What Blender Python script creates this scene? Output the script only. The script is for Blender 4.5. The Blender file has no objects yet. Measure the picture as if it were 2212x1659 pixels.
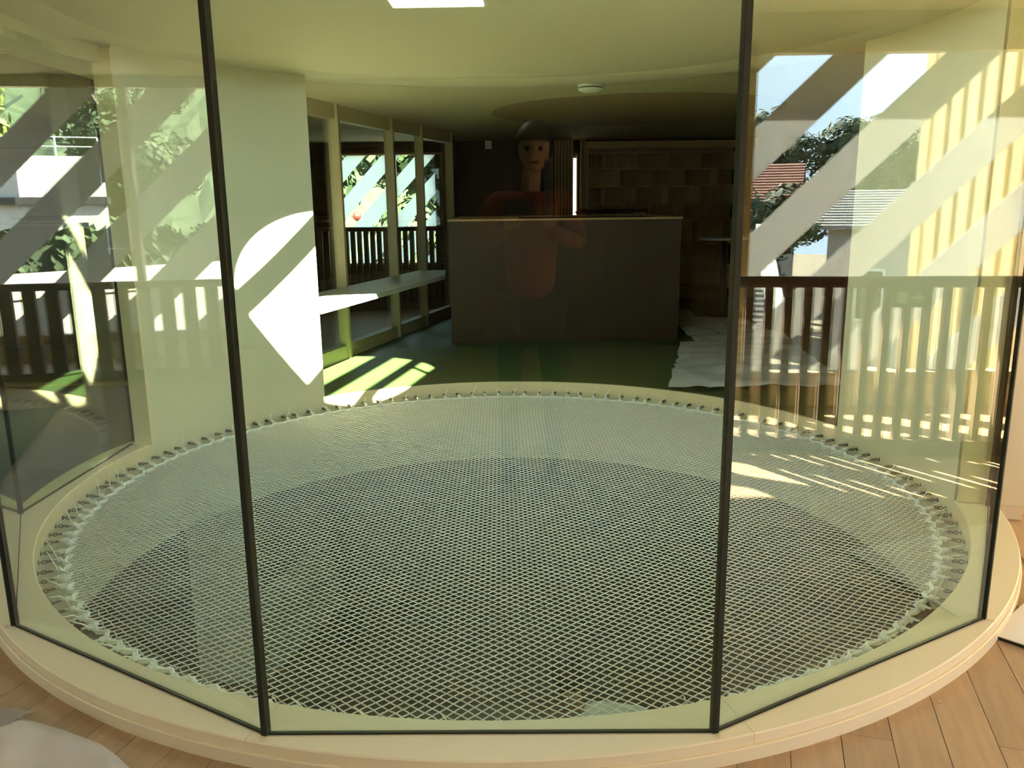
import bpy, bmesh, math, random
from mathutils import Vector, Matrix, noise
from math import sin, cos, pi, radians, sqrt, atan2, tan

S = bpy.context.scene
COL = S.collection
random.seed(7)

# ---------------------------------------------------------------- camera, sky, sun, exposure
cam_d = bpy.data.cameras.new('camera'); cam = bpy.data.objects.new('camera', cam_d); COL.objects.link(cam)
cam_d.sensor_width = 36; cam_d.lens = 1778.6/2212*36; cam_d.clip_start = 0.02; cam_d.clip_end = 500
cam.matrix_world = Matrix.Translation((0, 0, 1.58)) @ Matrix.Rotation(pi/2-0.2157, 4, 'X') @ Matrix.Rotation(-0.0119, 4, 'Z')
S.camera = cam
S.view_settings.view_transform = 'Standard'; S.view_settings.look = 'None'
S.view_settings.gamma = 1; S.view_settings.use_curve_mapping = False
S.view_settings.exposure = 1.35
S.cycles.use_denoising = True
S.cycles.transparent_max_bounces = 24
S.cycles.max_bounces = 10; S.cycles.diffuse_bounces = 5; S.cycles.glossy_bounces = 4
S.cycles.caustics_reflective = False; S.cycles.caustics_refractive = False
S.cycles.sample_clamp_indirect = 6

SUN_AZ, SUN_EL = radians(-62), radians(40)
SKY = 4.0; SUN = 62.0
w = bpy.data.worlds.new('sky'); S.world = w; w.use_nodes = True
nt = w.node_tree; nt.nodes.clear()
wo = nt.nodes.new('ShaderNodeOutputWorld'); bg = nt.nodes.new('ShaderNodeBackground')
tc = nt.nodes.new('ShaderNodeTexCoord'); sx = nt.nodes.new('ShaderNodeSeparateXYZ'); cr = nt.nodes.new('ShaderNodeValToRGB')
nt.links.new(tc.outputs['Generated'], sx.inputs[0]); nt.links.new(sx.outputs['Z'], cr.inputs[0])
cr.color_ramp.elements[0].position = 0.0; cr.color_ramp.elements[0].color = (0.64, 0.79, 1.0, 1)
cr.color_ramp.elements[1].position = 0.9; cr.color_ramp.elements[1].color = (0.56, 0.73, 1.0, 1)
nt.links.new(cr.outputs[0], bg.inputs[0]); bg.inputs[1].default_value = SKY
nt.links.new(bg.outputs[0], wo.inputs[0])
sd = bpy.data.lights.new('sun', 'SUN'); sun = bpy.data.objects.new('sun', sd); COL.objects.link(sun)
sd.energy = SUN; sd.angle = radians(0.6); sd.color = (1.0, 0.93, 0.80)
sdir = Vector((cos(SUN_AZ)*cos(SUN_EL), sin(SUN_AZ)*cos(SUN_EL), sin(SUN_EL)))
sun.rotation_euler = sdir.to_track_quat('Z', 'Y').to_euler()

# ---------------------------------------------------------------- helpers
def nodes(name):
    m = bpy.data.materials.new(name); m.use_nodes = True
    n = m.node_tree; n.nodes.clear()
    return m, n, n.nodes.new('ShaderNodeOutputMaterial')

def mat(name, col, rough=0.6, noise_amt=0.06, scale=6.0, bump=0.0, spec=0.4, metal=0.0, stretch=None, rnd=0.0, emit=None):
    m, n, out = nodes(name)
    b = n.nodes.new('ShaderNodeBsdfPrincipled')
    b.inputs['Roughness'].default_value = rough; b.inputs['Metallic'].default_value = metal
    b.inputs['Specular IOR Level'].default_value = spec
    t = n.nodes.new('ShaderNodeTexCoord'); mp = n.nodes.new('ShaderNodeMapping'); nz = n.nodes.new('ShaderNodeTexNoise')
    n.links.new(t.outputs['Object'], mp.inputs[0]); n.links.new(mp.outputs[0], nz.inputs['Vector'])
    mp.inputs['Scale'].default_value = stretch or (1, 1, 1)
    nz.inputs['Scale'].default_value = scale; nz.inputs['Detail'].default_value = 4
    hs = n.nodes.new('ShaderNodeHueSaturation'); hs.inputs['Color'].default_value = (*col, 1)
    ma = n.nodes.new('ShaderNodeMapRange'); ma.inputs[1].default_value = 0.3; ma.inputs[2].default_value = 0.7
    ma.inputs[3].default_value = 1-noise_amt; ma.inputs[4].default_value = 1+noise_amt
    n.links.new(nz.outputs[0], ma.inputs[0])
    if rnd:
        oi = n.nodes.new('ShaderNodeObjectInfo'); r2 = n.nodes.new('ShaderNodeMapRange')
        r2.inputs[3].default_value = 1-rnd; r2.inputs[4].default_value = 1+rnd
        mu = n.nodes.new('ShaderNodeMath'); mu.operation = 'MULTIPLY'
        n.links.new(oi.outputs['Random'], r2.inputs[0]); n.links.new(r2.outputs[0], mu.inputs[0]); n.links.new(ma.outputs[0], mu.inputs[1])
        n.links.new(mu.outputs[0], hs.inputs['Value'])
        mv = n.nodes.new('ShaderNodeVectorMath'); mv.operation = 'ADD'
        sc = n.nodes.new('ShaderNodeMath'); sc.operation = 'MULTIPLY'; sc.inputs[1].default_value = 31
        n.links.new(oi.outputs['Random'], sc.inputs[0]); n.links.new(mp.outputs[0], mv.inputs[0]); n.links.new(sc.outputs[0], mv.inputs[1])
        n.links.new(mv.outputs[0], nz.inputs['Vector'])
    else:
        n.links.new(ma.outputs[0], hs.inputs['Value'])
    n.links.new(hs.outputs[0], b.inputs['Base Color'])
    if bump:
        bp = n.nodes.new('ShaderNodeBump'); bp.inputs['Strength'].default_value = bump; bp.inputs['Distance'].default_value = 0.01
        n.links.new(nz.outputs[0], bp.inputs['Height']); n.links.new(bp.outputs[0], b.inputs['Normal'])
    if emit:
        b.inputs['Emission Color'].default_value = (*emit[0], 1); b.inputs['Emission Strength'].default_value = emit[1]
    n.links.new(b.outputs[0], out.inputs[0])
    return m

def glass(name, tint, refl=1.0):
    """architectural glass: each face lets light straight through with a tint and mirrors by Fresnel"""
    m, n, out = nodes(name)
    geo = n.nodes.new('ShaderNodeNewGeometry'); mr = n.nodes.new('ShaderNodeMapRange')
    mr.inputs[3].default_value = 1.52; mr.inputs[4].default_value = 1/1.52
    n.links.new(geo.outputs['Backfacing'], mr.inputs[0])
    fr = n.nodes.new('ShaderNodeFresnel'); n.links.new(mr.outputs[0], fr.inputs[0])
    mu = n.nodes.new('ShaderNodeMath'); mu.operation = 'MULTIPLY'; mu.inputs[1].default_value = refl; mu.use_clamp = True
    n.links.new(fr.outputs[0], mu.inputs[0])
    tr = n.nodes.new('ShaderNodeBsdfTransparent'); tr.inputs[0].default_value = (*tint, 1)
    gl = n.nodes.new('ShaderNodeBsdfGlossy'); gl.inputs['Roughness'].default_value = 0.0; gl.inputs[0].default_value = (1, 1, 1, 1)
    mx = n.nodes.new('ShaderNodeMixShader')
    n.links.new(mu.outputs[0], mx.inputs[0]); n.links.new(tr.outputs[0], mx.inputs[1]); n.links.new(gl.outputs[0], mx.inputs[2])
    n.links.new(mx.outputs[0], out.inputs[0])
    return m

def slots(o, mats):
    for m in (mats if isinstance(mats, (list, tuple)) else [mats]): o.data.materials.append(m)

def obj(name, bm, m, parent=None, smooth=False):
    bmesh.ops.recalc_face_normals(bm, faces=bm.faces[:])
    me = bpy.data.meshes.new(name); bm.to_mesh(me); bm.free()
    o = bpy.data.objects.new(name, me); COL.objects.link(o); slots(o, m)
    if parent: o.parent = parent
    if smooth:
        for p in me.polygons: p.use_smooth = True
    return o

def tag(o, label=None, cat=None, group=None, kind=None):
    if label: o['label'] = label
    if cat: o['category'] = cat
    if group: o['group'] = group
    if kind: o['kind'] = kind
    return o

def thing(name, label, cat, group=None, loc=(0, 0, 0), rz=0):
    o = bpy.data.objects.new(name, None); COL.objects.link(o); o.location = loc; o.rotation_euler.z = rz
    o.empty_display_size = 0.1
    return tag(o, label, cat, group)

def struct(name, bm, m, label=None, parent=None):
    o = obj(name, bm, m, parent)
    if not parent: tag(o, label, None, None, 'structure')
    return o

def box(bm, x0, x1, y0, y1, z0, z1, M=None):
    co = [(x0, y0, z0), (x1, y0, z0), (x1, y1, z0), (x0, y1, z0), (x0, y0, z1), (x1, y0, z1), (x1, y1, z1), (x0, y1, z1)]
    v = [bm.verts.new(M @ Vector(c) if M else c) for c in co]
    for f in ((0, 1, 2, 3), (4, 5, 6, 7), (0, 1, 5, 4), (1, 2, 6, 5), (2, 3, 7, 6), (3, 0, 4, 7)): bm.faces.new([v[i] for i in f])
    return v

def nb(*a, M=None):
    bm = bmesh.new(); box(bm, *a, M=M); return bm

def beam(bm, a, b, wd, th, up=(0, 0, 1)):
    """box beam from a to b, wd across, th along 'up'"""
    a, b = Vector(a), Vector(b); d = (b-a).normalized(); u = Vector(up); s = d.cross(u)
    if s.length < 1e-5: s = d.cross(Vector((1, 0, 0)))
    s.normalize(); u = s.cross(d).normalized()
    v = [bm.verts.new(p + s*sx*wd/2 + u*ux*th/2) for p in (a, b) for sx, ux in ((-1, -1), (1, -1), (1, 1), (-1, 1))]
    for f in ((0, 1, 2, 3), (4, 5, 6, 7), (0, 1, 5, 4), (1, 2, 6, 5), (2, 3, 7, 6), (3, 0, 4, 7)): bm.faces.new([v[i] for i in f])

def tube(bm, pts, r, n=6, closed=False, caps=True, squash=1.0):
    pts = [Vector(p) for p in pts]; rings = []; N = len(pts)
    rr = r if isinstance(r, (list, tuple)) else [r]*N
    for i, p in enumerate(pts):
        a = pts[(i-1) % N] if (closed or i > 0) else p; b = pts[(i+1) % N] if (closed or i < N-1) else p
        d = (b-a)
        if d.length < 1e-9: d = Vector((0, 0, 1))
        d.normalize(); s = d.cross(Vector((0, 0, 1)))
        if s.length < 0.05: s = d.cross(Vector((1, 0, 0)))
        s.normalize(); u = s.cross(d)
        rings.append([bm.verts.new(p + (s*cos(2*pi*k/n) + u*sin(2*pi*k/n)*squash)*rr[i]) for k in range(n)])
    for i in range(N if closed else N-1):
        A, B = rings[i], rings[(i+1) % N]
        for k in range(n): bm.faces.new((A[k], A[(k+1) % n], B[(k+1) % n], B[k]))
    if caps and not closed:
        bm.faces.new(rings[0]); bm.faces.new(rings[-1])

def lathe(bm, prof, a0, a1, n, cx=0, cy=0, closed_prof=False):
    full = abs(a1-a0-2*pi) < 1e-6
    rings = []
    for i in range(n if full else n+1):
        a = a0+(a1-a0)*i/n
        rings.append([bm.verts.new((cx+r*cos(a), cy+r*sin(a), z)) for r, z in prof])
    K = len(prof)
    for i in range(n):
        A, B = rings[i], rings[(i+1) % len(rings)]
        for k in range(K if closed_prof else K-1):
            bm.faces.new((A[k], A[(k+1) % K], B[(k+1) % K], B[k]))
    if closed_prof and not full:
        bm.faces.new(rings[0]); bm.faces.new(rings[-1])

def slab(outer, z0, z1, hole=None):
    """flat slab from an outline with an optional hole"""
    bm = bmesh.new(); es = []
    for loop in [outer] + ([hole] if hole else []):
        vs = [bm.verts.new((x, y, z0)) for x, y in loop]
        es += [bm.edges.new((vs[i], vs[(i+1) % len(vs)])) for i in range(len(vs))]
    bmesh.ops.triangle_fill(bm, edges=es, use_beauty=True)
    g = bmesh.ops.extrude_face_region(bm, geom=bm.faces[:])
    for e in g['geom']:
        if isinstance(e, bmesh.types.BMVert): e.co.z = z1
    return bm

def copytree(o, parent=None):
    c = o.copy(); COL.objects.link(c); c.parent = parent
    for ch in list(o.children): copytree(ch, c)
    return c

# ---------------------------------------------------------------- materials
M = {}
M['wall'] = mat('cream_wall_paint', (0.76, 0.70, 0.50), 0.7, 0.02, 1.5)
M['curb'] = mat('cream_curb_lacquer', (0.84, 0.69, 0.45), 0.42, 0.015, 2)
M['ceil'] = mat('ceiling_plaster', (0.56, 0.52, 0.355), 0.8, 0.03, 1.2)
M['lino'] = mat('green_linoleum', (0.050, 0.085, 0.025), 0.5, 0.10, 3)
M['oak'] = mat('oak_plank', (0.45, 0.295, 0.170), 0.5, 0.09, 5, 0.04, stretch=(0.8, 9, 9), rnd=0.10)
M['brown'] = mat('brown_wood_panel', (0.048, 0.025, 0.011), 0.5, 0.12, 3, 0.03, stretch=(6, 6, 0.6))
M['brown_lip'] = mat('wood_lip', (0.52, 0.33, 0.18), 0.5, 0.06, 3)
M['slat'] = mat('pale_wood_slat', (0.52, 0.35, 0.18), 0.55, 0.10, 4, stretch=(6, 6, 0.6), rnd=0.08)
M['shelf'] = mat('shelf_wood', (0.62, 0.43, 0.22), 0.55, 0.08, 4, stretch=(0.6, 6, 6))
M['rail'] = mat('dark_handrail_wood', (0.16, 0.10, 0.06), 0.35, 0.1, 4)
M['baluster'] = mat('baluster_wood', (0.20, 0.13, 0.075), 0.5, 0.1, 5, rnd=0.1, stretch=(6, 6, .5))
M['frame'] = mat('window_frame_wood', (0.50, 0.42, 0.24), 0.5, 0.05, 4, stretch=(6, 6, .6))
M['shelfwhite'] = mat('shelf_laminate', (0.52, 0.50, 0.42), 0.5, 0.02, 3)
M['white'] = mat('white_paint', (0.78, 0.78, 0.74), 0.5, 0.02, 3)
M['steel_w'] = mat('white_bracing_paint', (0.62, 0.62, 0.60), 0.45, 0.02, 3)
M['rope'] = mat('white_rope', (0.94, 0.92, 0.84), 0.8, 0.06, 40)
M['metal'] = mat('eye_bolt_steel', (0.22, 0.20, 0.16), 0.35, 0.05, 10, metal=0.8)
M['seam'] = mat('dark_glass_seam', (0.030, 0.030, 0.020), 0.75, 0.05, 10, spec=0.15)
M['shaft'] = mat('shaft_plaster', (0.76, 0.69, 0.48), 0.75, 0.03, 1.5)
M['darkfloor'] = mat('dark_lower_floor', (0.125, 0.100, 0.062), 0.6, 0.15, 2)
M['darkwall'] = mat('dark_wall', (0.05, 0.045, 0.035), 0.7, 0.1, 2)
M['paper'] = mat('floor_protection_fleece', (0.62, 0.52, 0.46), 0.9, 0.05, 5, 0.3)
M['card'] = mat('white_cardboard', (0.80, 0.74, 0.68), 0.8, 0.02, 5)
M['edge'] = mat('black_card_edge', (0.03, 0.03, 0.03), 0.7)
M['concrete'] = mat('concrete', (0.30, 0.28, 0.24), 0.9, 0.1, 3)
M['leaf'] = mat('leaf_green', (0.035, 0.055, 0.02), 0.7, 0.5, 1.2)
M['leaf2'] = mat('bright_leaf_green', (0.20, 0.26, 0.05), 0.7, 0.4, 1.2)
M['bark'] = mat('bark', (0.10, 0.07, 0.05), 0.9, 0.2, 5)
M['tile'] = mat('red_roof_tile', (0.20, 0.085, 0.055), 0.8, 0.15, 4)
M['render'] = mat('house_render', (0.22, 0.21, 0.20), 0.8, 0.05, 2)
M['renderw'] = mat('white_house_render', (0.42, 0.40, 0.37), 0.8, 0.04, 2)
M['roofdark'] = mat('dark_sheet_roof', (0.03, 0.028, 0.026), 0.7, 0.1, 3)
M['roofstrip'] = mat('pale_roof_seam', (0.40, 0.38, 0.34), 0.7)
M['corr'] = mat('corrugated_roof', (0.30, 0.28, 0.25), 0.7, 0.1, 2)
M['yellow'] = mat('sunlit_larch_board', (0.62, 0.45, 0.22), 0.7, 0.08, 4, stretch=(6, 6, .6), rnd=0.12)
M['grass'] = mat('sandy_yard', (0.19, 0.155, 0.10), 0.9, 0.3, 1)
M['deck'] = mat('deck_boards', (0.40, 0.32, 0.25), 0.8, 0.15, 2)
M['windowdark'] = mat('dark_window', (0.02, 0.025, 0.03), 0.1)
M['skin'] = mat('skin', (0.42, 0.24, 0.15), 0.6, 0.03, 8)
M['hair'] = mat('dark_hair', (0.012, 0.010, 0.008), 0.5, 0.3, 30, stretch=(8, 8, 1))
M['redshirt'] = mat('dull_red_shirt', (0.22, 0.045, 0.028), 0.85, 0.08, 8)
M['whiteshirt'] = mat('white_shirt', (0.80, 0.80, 0.70), 0.85, 0.05, 8)
M['trouser'] = mat('dark_trousers', (0.03, 0.03, 0.035), 0.85, 0.1, 8)
M['black'] = mat('black_plastic', (0.015, 0.015, 0.015), 0.5)
M['exit'] = mat('exit_sign_green', (0.02, 0.14, 0.06), 0.4)
M['exitw'] = mat('exit_sign_white', (0.75, 0.80, 0.72), 0.4)
M['navy'] = mat('navy_fabric', (0.010, 0.012, 0.028), 0.9)
M['red'] = mat('red_ball_paint', (0.5, 0.02, 0.015), 0.5)
M['sock'] = mat('greenish_panel', (0.70, 0.72, 0.60), 0.7, 0.02, 2)
M['plant'] = mat('dark_plant_leaf', (0.03, 0.06, 0.035), 0.5, 0.2, 6)
M['orange'] = mat('brown_laminate', (0.10, 0.055, 0.03), 0.6)
M['glass'] = glass('enclosure_glass', (0.885, 0.955, 0.865), 1.15)
M['wglass'] = glass('window_glass', (0.96, 0.98, 0.97), 0.8)
M['lamp'] = mat('lamp_diffuser', (0.9, 0.9, 0.85), 0.5, 0, emit=((0.92, 1.0, 0.80), 9.0))
def film(name, col, tr_):
    m, n, out = nodes(name)
    d = n.nodes.new('ShaderNodeBsdfDiffuse'); t = n.nodes.new('ShaderNodeBsdfTranslucent'); mx = n.nodes.new('ShaderNodeMixShader')
    d.inputs[0].default_value = (*col, 1); t.inputs[0].default_value = (*col, 1); mx.inputs[0].default_value = tr_
    n.links.new(d.outputs[0], mx.inputs[1]); n.links.new(t.outputs[0], mx.inputs[2]); n.links.new(mx.outputs[0], out.inputs[0]); return m
M['film'] = film('white_band_film', (0.80, 0.80, 0.80), 0.30)
M['film_far'] = film('white_band_film_far', (0.92, 0.94, 0.95), 0.66)
# acoustic ceiling: cream with small dark perforations
m, n, out = nodes('acoustic_ceiling')
b = n.nodes.new('ShaderNodeBsdfPrincipled'); b.inputs['Roughness'].default_value = 0.85
t = n.nodes.new('ShaderNodeTexCoord'); v = n.nodes.new('ShaderNodeTexVoronoi'); v.inputs['Scale'].default_value = 16
c = n.nodes.new('ShaderNodeValToRGB'); c.color_ramp.elements[0].position = 0.13; c.color_ramp.elements[0].color = (0.26, 0.25, 0.15, 1)
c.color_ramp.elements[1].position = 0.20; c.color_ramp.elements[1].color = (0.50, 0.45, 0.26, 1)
n.links.new(t.outputs['Object'], v.inputs['Vector']); n.links.new(v.outputs['Distance'], c.inputs[0]); n.links.new(c.outputs[0], b.inputs['Base Color']); n.links.new(b.outputs[0], out.inputs[0])
M['acoustic'] = m
# thin polythene dust sheet
m, n, out = nodes('polythene_sheet')
b = n.nodes.new('ShaderNodeBsdfPrincipled'); b.inputs['Base Color'].default_value = (0.97, 0.95, 0.86, 1); b.inputs['Roughness'].default_value = 0.22
tr = n.nodes.new('ShaderNodeBsdfTransparent'); mx = n.nodes.new('ShaderNodeMixShader'); mx.inputs[0].default_value = 0.80
n.links.new(tr.outputs[0], mx.inputs[1]); n.links.new(b.outputs[0], mx.inputs[2]); n.links.new(mx.outputs[0], out.inputs[0])
M['poly'] = m

# ---------------------------------------------------------------- plan geometry
CX, CY = -0.052, 4.550
R, RO, RG = 2.370, 2.558, 2.523       # hole, curb outside, glass corners
FZ = 0.08                             # top of curb and of the green floor
CZ = 2.52                             # inner ceiling
def P2(r, deg): return (CX+r*cos(radians(deg)), CY+r*sin(radians(deg)))
def arc(r, a0, a1, n): return [P2(r, a0+(a1-a0)*i/n) for i in range(n+1)]
# facades: point, direction along, outward normal
FR_P, FR_U, FR_N = Vector((5.23, 1.55, 0)), Vector((0.4983, 0.8670, 0)), Vector((0.8670, -0.4983, 0))
FL_P, FL_U, FL_N = Vector((-8.419, 2.049, 0)), Vector((0.3467, -0.9380, 0)), Vector((-0.9380, -0.3467, 0))
def fr(u, z, off=0): p = FR_P+FR_U*u+FR_N*off; return Vector((p.x, p.y, z))
def fl(u, z, off=0): p = FL_P+FL_U*u+FL_N*off; return Vector((p.x, p.y, z))

hole = [P2(R, i*3) for i in range(120)]
ROOMX = -3.1
room = [(-10.35, 7.6), tuple(fl(-5.9, 0)[:2]), tuple(fl(5.5, 0)[:2]), (-6.2, -5.0), (2.4, -5.0), tuple(fr(-4.0, 0)[:2]), tuple(fr(4.6, 0)[:2]), (5.3, 5.6), (5.3, 13.2), (-3.1, 13.2), (-3.1, 7.6)]
# ---------------------------------------------------------------- structure
# upper floor slab (camera side) with the round hole; oak planks are its pieces
floor = struct('floor', slab(room, -0.55, -0.012, [P2(R+0.02, i*3) for i in range(120)]), M['oak'], 'pale oak plank floor around the round white curb')
pa = radians(73); pd = Vector((cos(pa), sin(pa), 0)); pn = Vector((pd.y, -pd.x, 0)); PW = 0.147
def circ_hit(s, r):
    c = Vector((CX, CY, 0)); d = s - c.dot(pn)
    if abs(d) >= r: return None
    h = sqrt(r*r-d*d); m0 = c.dot(pd); return m0-h, m0+h
npl = 0
for i in range(-24, 26):
    s0, s1 = i*PW+0.0012, (i+1)*PW-0.0012
    t = -0.6 + random.random()*0.9
    while t < 6.2:
        L = random.choice((0.9, 1.2, 1.5)); ta, tb = t+0.0012, t+L-0.0012; t += L
        h0, h1 = circ_hit(s0, RO-0.08), circ_hit(s1, RO-0.08)
        e = [[ta, tb], [ta, tb]]
        skip = False
        if h0 or h1:
            for k, h in enumerate((h0, h1)):
                h = h or (h0 or h1); mid = (h[0]+h[1])/2
                if e[k][0] < mid:
                    if e[k][0] >= h[0] - 0.02: skip = True
                    e[k][1] = min(e[k][1], h[0])
                else:
                    if e[k][1] <= h[1] + 0.02: skip = True
                    e[k][0] = max(e[k][0], h[1])
        if skip: continue
        q = [pn*s0+pd*e[0][0], pn*s1+pd*e[1][0], pn*s1+pd*e[1][1], pn*s0+pd*e[0][1]]
        if any(p.x > 4.3 or p.x < -3.6 or p.y > 5.4 for p in q): continue
        cen = sum(q, Vector())/4
        bm = bmesh.new()
        lo = [bm.verts.new(Matrix.Rotation(-pa, 3, 'Z') @ (p-cen) + Vector((0, 0, -0.0118))) for p in q]
        hi = [bm.verts.new(v.co + Vector((0, 0, 0.0118 + random.uniform(-.0003, .0003)))) for v in lo]
        bm.faces.new(lo); bm.faces.new(hi)
        for k in range(4): bm.faces.new((lo[k], lo[(k+1) % 4], hi[(k+1) % 4], hi[k]))
        o = obj('plank', bm, M['oak'], floor); o.location = cen; o.rotation_euler.z = pa; npl += 1

# green floor of the far room, laid 8 cm higher
a_l, a_r = 127.7, 19.5
gf = [P2(R+0.02, a) for a in [a_l - (a_l-a_r)*i/40 for i in range(41)]] + [(2.6, 5.5), (5.28, 5.62), (5.28, 13.1), (-1.0, 13.1), (-0.88, 11.5), (-1.74, 8.2), (-2.03, 7.1)]
struct('floor_far_room', slab(gf, -0.012, FZ-0.002), M['lino'], 'dark green linoleum floor of the room beyond the net')
# lip of the hole on the far side
bm = bmesh.new(); lathe(bm, [(R, FZ+.001), (R, -0.1), (R+0.028, -0.1), (R+0.028, FZ+.001)], radians(19.5), radians(127.7), 60, CX, CY, True)
struct('trim_1', bm, M['curb'], 'cream edge strip between the green floor and the net')
# shaft wall from the floor down to the lower ceiling
bm = bmesh.new(); lathe(bm, [(R, 0.0), (R, -0.60), (R+0.06, -0.60), (R+0.06, 0.0)], 0, 2*pi, 120, CX, CY, True)
struct('wall_shaft', bm, M['shaft'], 'cream round shaft wall below the net')
# curved wall panels left and right
def shell(name, a0, a1, th, label):
    bm = bmesh.new(); lathe(bm, [(R, -0.02), (R, CZ+0.03), (R+th, CZ+0.03), (R+th, -0.02)], radians(a0), radians(a1), 30, CX, CY, True)
    o = struct(name, bm, M['wall'], label)
    return o
shell('wall_left', 127.7, 165.0, 0.10, 'curved cream wall on the left with sun patch')
shell('wall_right', -14.3, 19.5, 0.17, 'curved cream wall on the right behind reflections')
# ceilings
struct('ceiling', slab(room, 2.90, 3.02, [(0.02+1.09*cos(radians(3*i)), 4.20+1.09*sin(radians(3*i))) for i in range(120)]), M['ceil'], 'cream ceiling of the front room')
bm = bmesh.new()
prof = [(2.62, CZ), (2.17, CZ), (2.165, CZ+0.006), (2.155, CZ+0.004), (1.9, CZ+0.045), (1.6, CZ+0.14), (1.3, CZ+0.28), (1.08, CZ+0.41), (0.96, CZ+0.50), (0.95, CZ+0.53), (1.0, CZ+0.545)]
cx2, cy2 = 0.02, 4.20
rings = []
for i in range(120):
    a = 2*pi*i/120; row = []
    for r, z in prof:
        f = min(1, max(0, (2.16-r)/1.2)); row.append(bm.verts.new((CX+(cx2-CX)*f+r*cos(a), CY+(cy2-CY)*f+r*sin(a), z)))
    rings.append(row)
for i in range(120):
    A, B = rings[i], rings[(i+1) % 120]
    for k in range(len(prof)-1): bm.faces.new((A[k], A[k+1], B[k+1], B[k]))
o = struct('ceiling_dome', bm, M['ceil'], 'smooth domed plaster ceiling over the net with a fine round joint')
for p in o.data.polygons: p.use_smooth = True
bo = [(2.62, 5.2), (5.3, 5.5), (5.3, 13.2), (-2.9, 13.2), (-2.9, 7.6), (-2.62, 5.2)]
arcb = [P2(2.60, a) for a in [165-(165-14)*i/50 for i in range(51)]]
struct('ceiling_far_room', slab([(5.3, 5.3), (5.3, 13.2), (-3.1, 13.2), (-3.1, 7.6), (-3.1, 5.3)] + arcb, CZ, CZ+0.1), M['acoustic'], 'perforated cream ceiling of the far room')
bm = bmesh.new(); lathe(bm, [(0.001, CZ-.006), (1.5, CZ-.006), (1.53, CZ-.003), (1.53, CZ+.0), (0.001, CZ)], 0, 2*pi, 90, 1.35, 9.15)  # flat disc; its brown tone stands in for a domed recess
struct('ceiling_disc', bm, mat('brown_ceiling_disc', (0.34, 0.255, 0.13), 0.7, 0.04, 1.5), 'large flat brown disc standing in for a round recess in the far-room ceiling')
# bulkhead above the glass
bm = bmesh.new(); lathe(bm, [(2.44, 2.42), (2.44, 2.92), (2.66, 2.92), (2.66, 2.42)], radians(165), radians(345.7), 90, CX, CY, True)
struct('trim_2', bm, M['ceil'], 'round cream bulkhead above the glass panes')
# far-room walls
def wall(name, a, b, z0, z1, th, m, label):
    bm = bmesh.new(); beam(bm, (a[0], a[1], (z0+z1)/2), (b[0], b[1], (z0+z1)/2), th, z1-z0); return struct(name, bm, m, label)
wall('wall_far_right', (5.3, 5.5), (5.3, 13.2), -0.012, CZ+.05, 0.1, M['brown'], 'dark wood wall on the right of the far room')
wall('wall_divider_right', (2.55, 5.42), (5.35, 5.42), -0.012, 2.9, 0.1, M['wall'], 'cream dividing wall right of the net')
wall('wall_divider_far', (5.35, 5.5), tuple(fr(4.6, 0)[:2]), -0.012, 2.9, 0.1, M['wall'], 'cream wall end beside the balustrade')
wall('wall_far_left', (-0.84, 11.55), (-0.84, 13.1), -0.012, CZ+.05, 0.06, M['darkwall'], 'dark short wall at the end of the glazed screen')
wall('wall_far_back', (-1.15, 13.15), (5.3, 13.15), -0.012, CZ+.05, 0.1, M['darkwall'], 'dark rear wall of the far room')
wall('wall_side_dark', (-10.3, 7.65), (-3.05, 7.65), -0.012, 2.9, 0.1, M['brown'], 'dark wood partition left of the net')
wall('wall_side_far', (-3.05, 7.6), (-3.05, 13.1), -0.012, CZ+.05, 0.1, M['brown'], 'dark side wall of the glazed side room')
wall('wall_back', (-6.2, -5.05), (2.4, -5.05), -0.012, 2.9, 0.1, M['brown'], 'dark wood rear wall of the front room')
wall('wall_back_left', tuple(fl(5.5, 0)[:2]), (-6.2, -5.0), -0.012, 2.9, 0.1, M['brown'], 'dark wood corner wall of the front room')
wall('wall_back_right', (2.4, -5.0), tuple(fr(-4.0, 0)[:2]), -0.012, 2.9, 0.1, M['brown'], 'dark wood wall beside the windows')
wall('wall_left_end', (-10.35, 7.6), tuple(fl(-5.9, 0)[:2]), -0.012, 2.9, 0.1, M['brown'], 'dark end wall of the front room')

# ---------------------------------------------------------------- lower storey
lowp = [(-7, -1), (7, -1), (7, 15), (-7, 15)]
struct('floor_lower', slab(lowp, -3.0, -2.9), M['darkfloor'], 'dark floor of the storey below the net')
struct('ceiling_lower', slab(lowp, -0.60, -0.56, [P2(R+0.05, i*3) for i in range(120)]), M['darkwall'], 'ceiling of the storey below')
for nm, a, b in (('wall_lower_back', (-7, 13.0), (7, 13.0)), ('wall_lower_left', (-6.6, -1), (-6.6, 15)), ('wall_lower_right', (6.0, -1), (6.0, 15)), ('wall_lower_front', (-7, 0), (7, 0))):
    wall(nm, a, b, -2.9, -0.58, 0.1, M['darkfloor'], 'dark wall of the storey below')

# ---------------------------------------------------------------- round curb
curb = thing('round_curb', 'round cream curb carrying the glass around the net', 'curb')
def seg(name, prof, a0, a1, n=24, m='curb'):
    bm = bmesh.new(); lathe(bm, prof, radians(a0), radians(a1), n, CX, CY, True); return obj(name, bm, M[m], curb)
b0 = 0.004
top = [(R, 0.045), (R, FZ-b0), (R+b0, FZ), (RO-b0, FZ), (RO, FZ-b0), (RO, 0.045)]
low = [(R, -0.012), (R, 0.0445), (RO+0.006, 0.0445), (RO+0.009, 0.0415), (RO+0.009, -0.012)]
js = [165.0, 193, 223, 253.4, 286.8, 314.5, 345.7]
for i in range(6):
    seg('curb_segment', top, js[i]+(0.015 if i else 0), js[i+1]-0.015, 14)
    seg('plinth_segment', low, js[i], js[i+1], 14)

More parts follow.
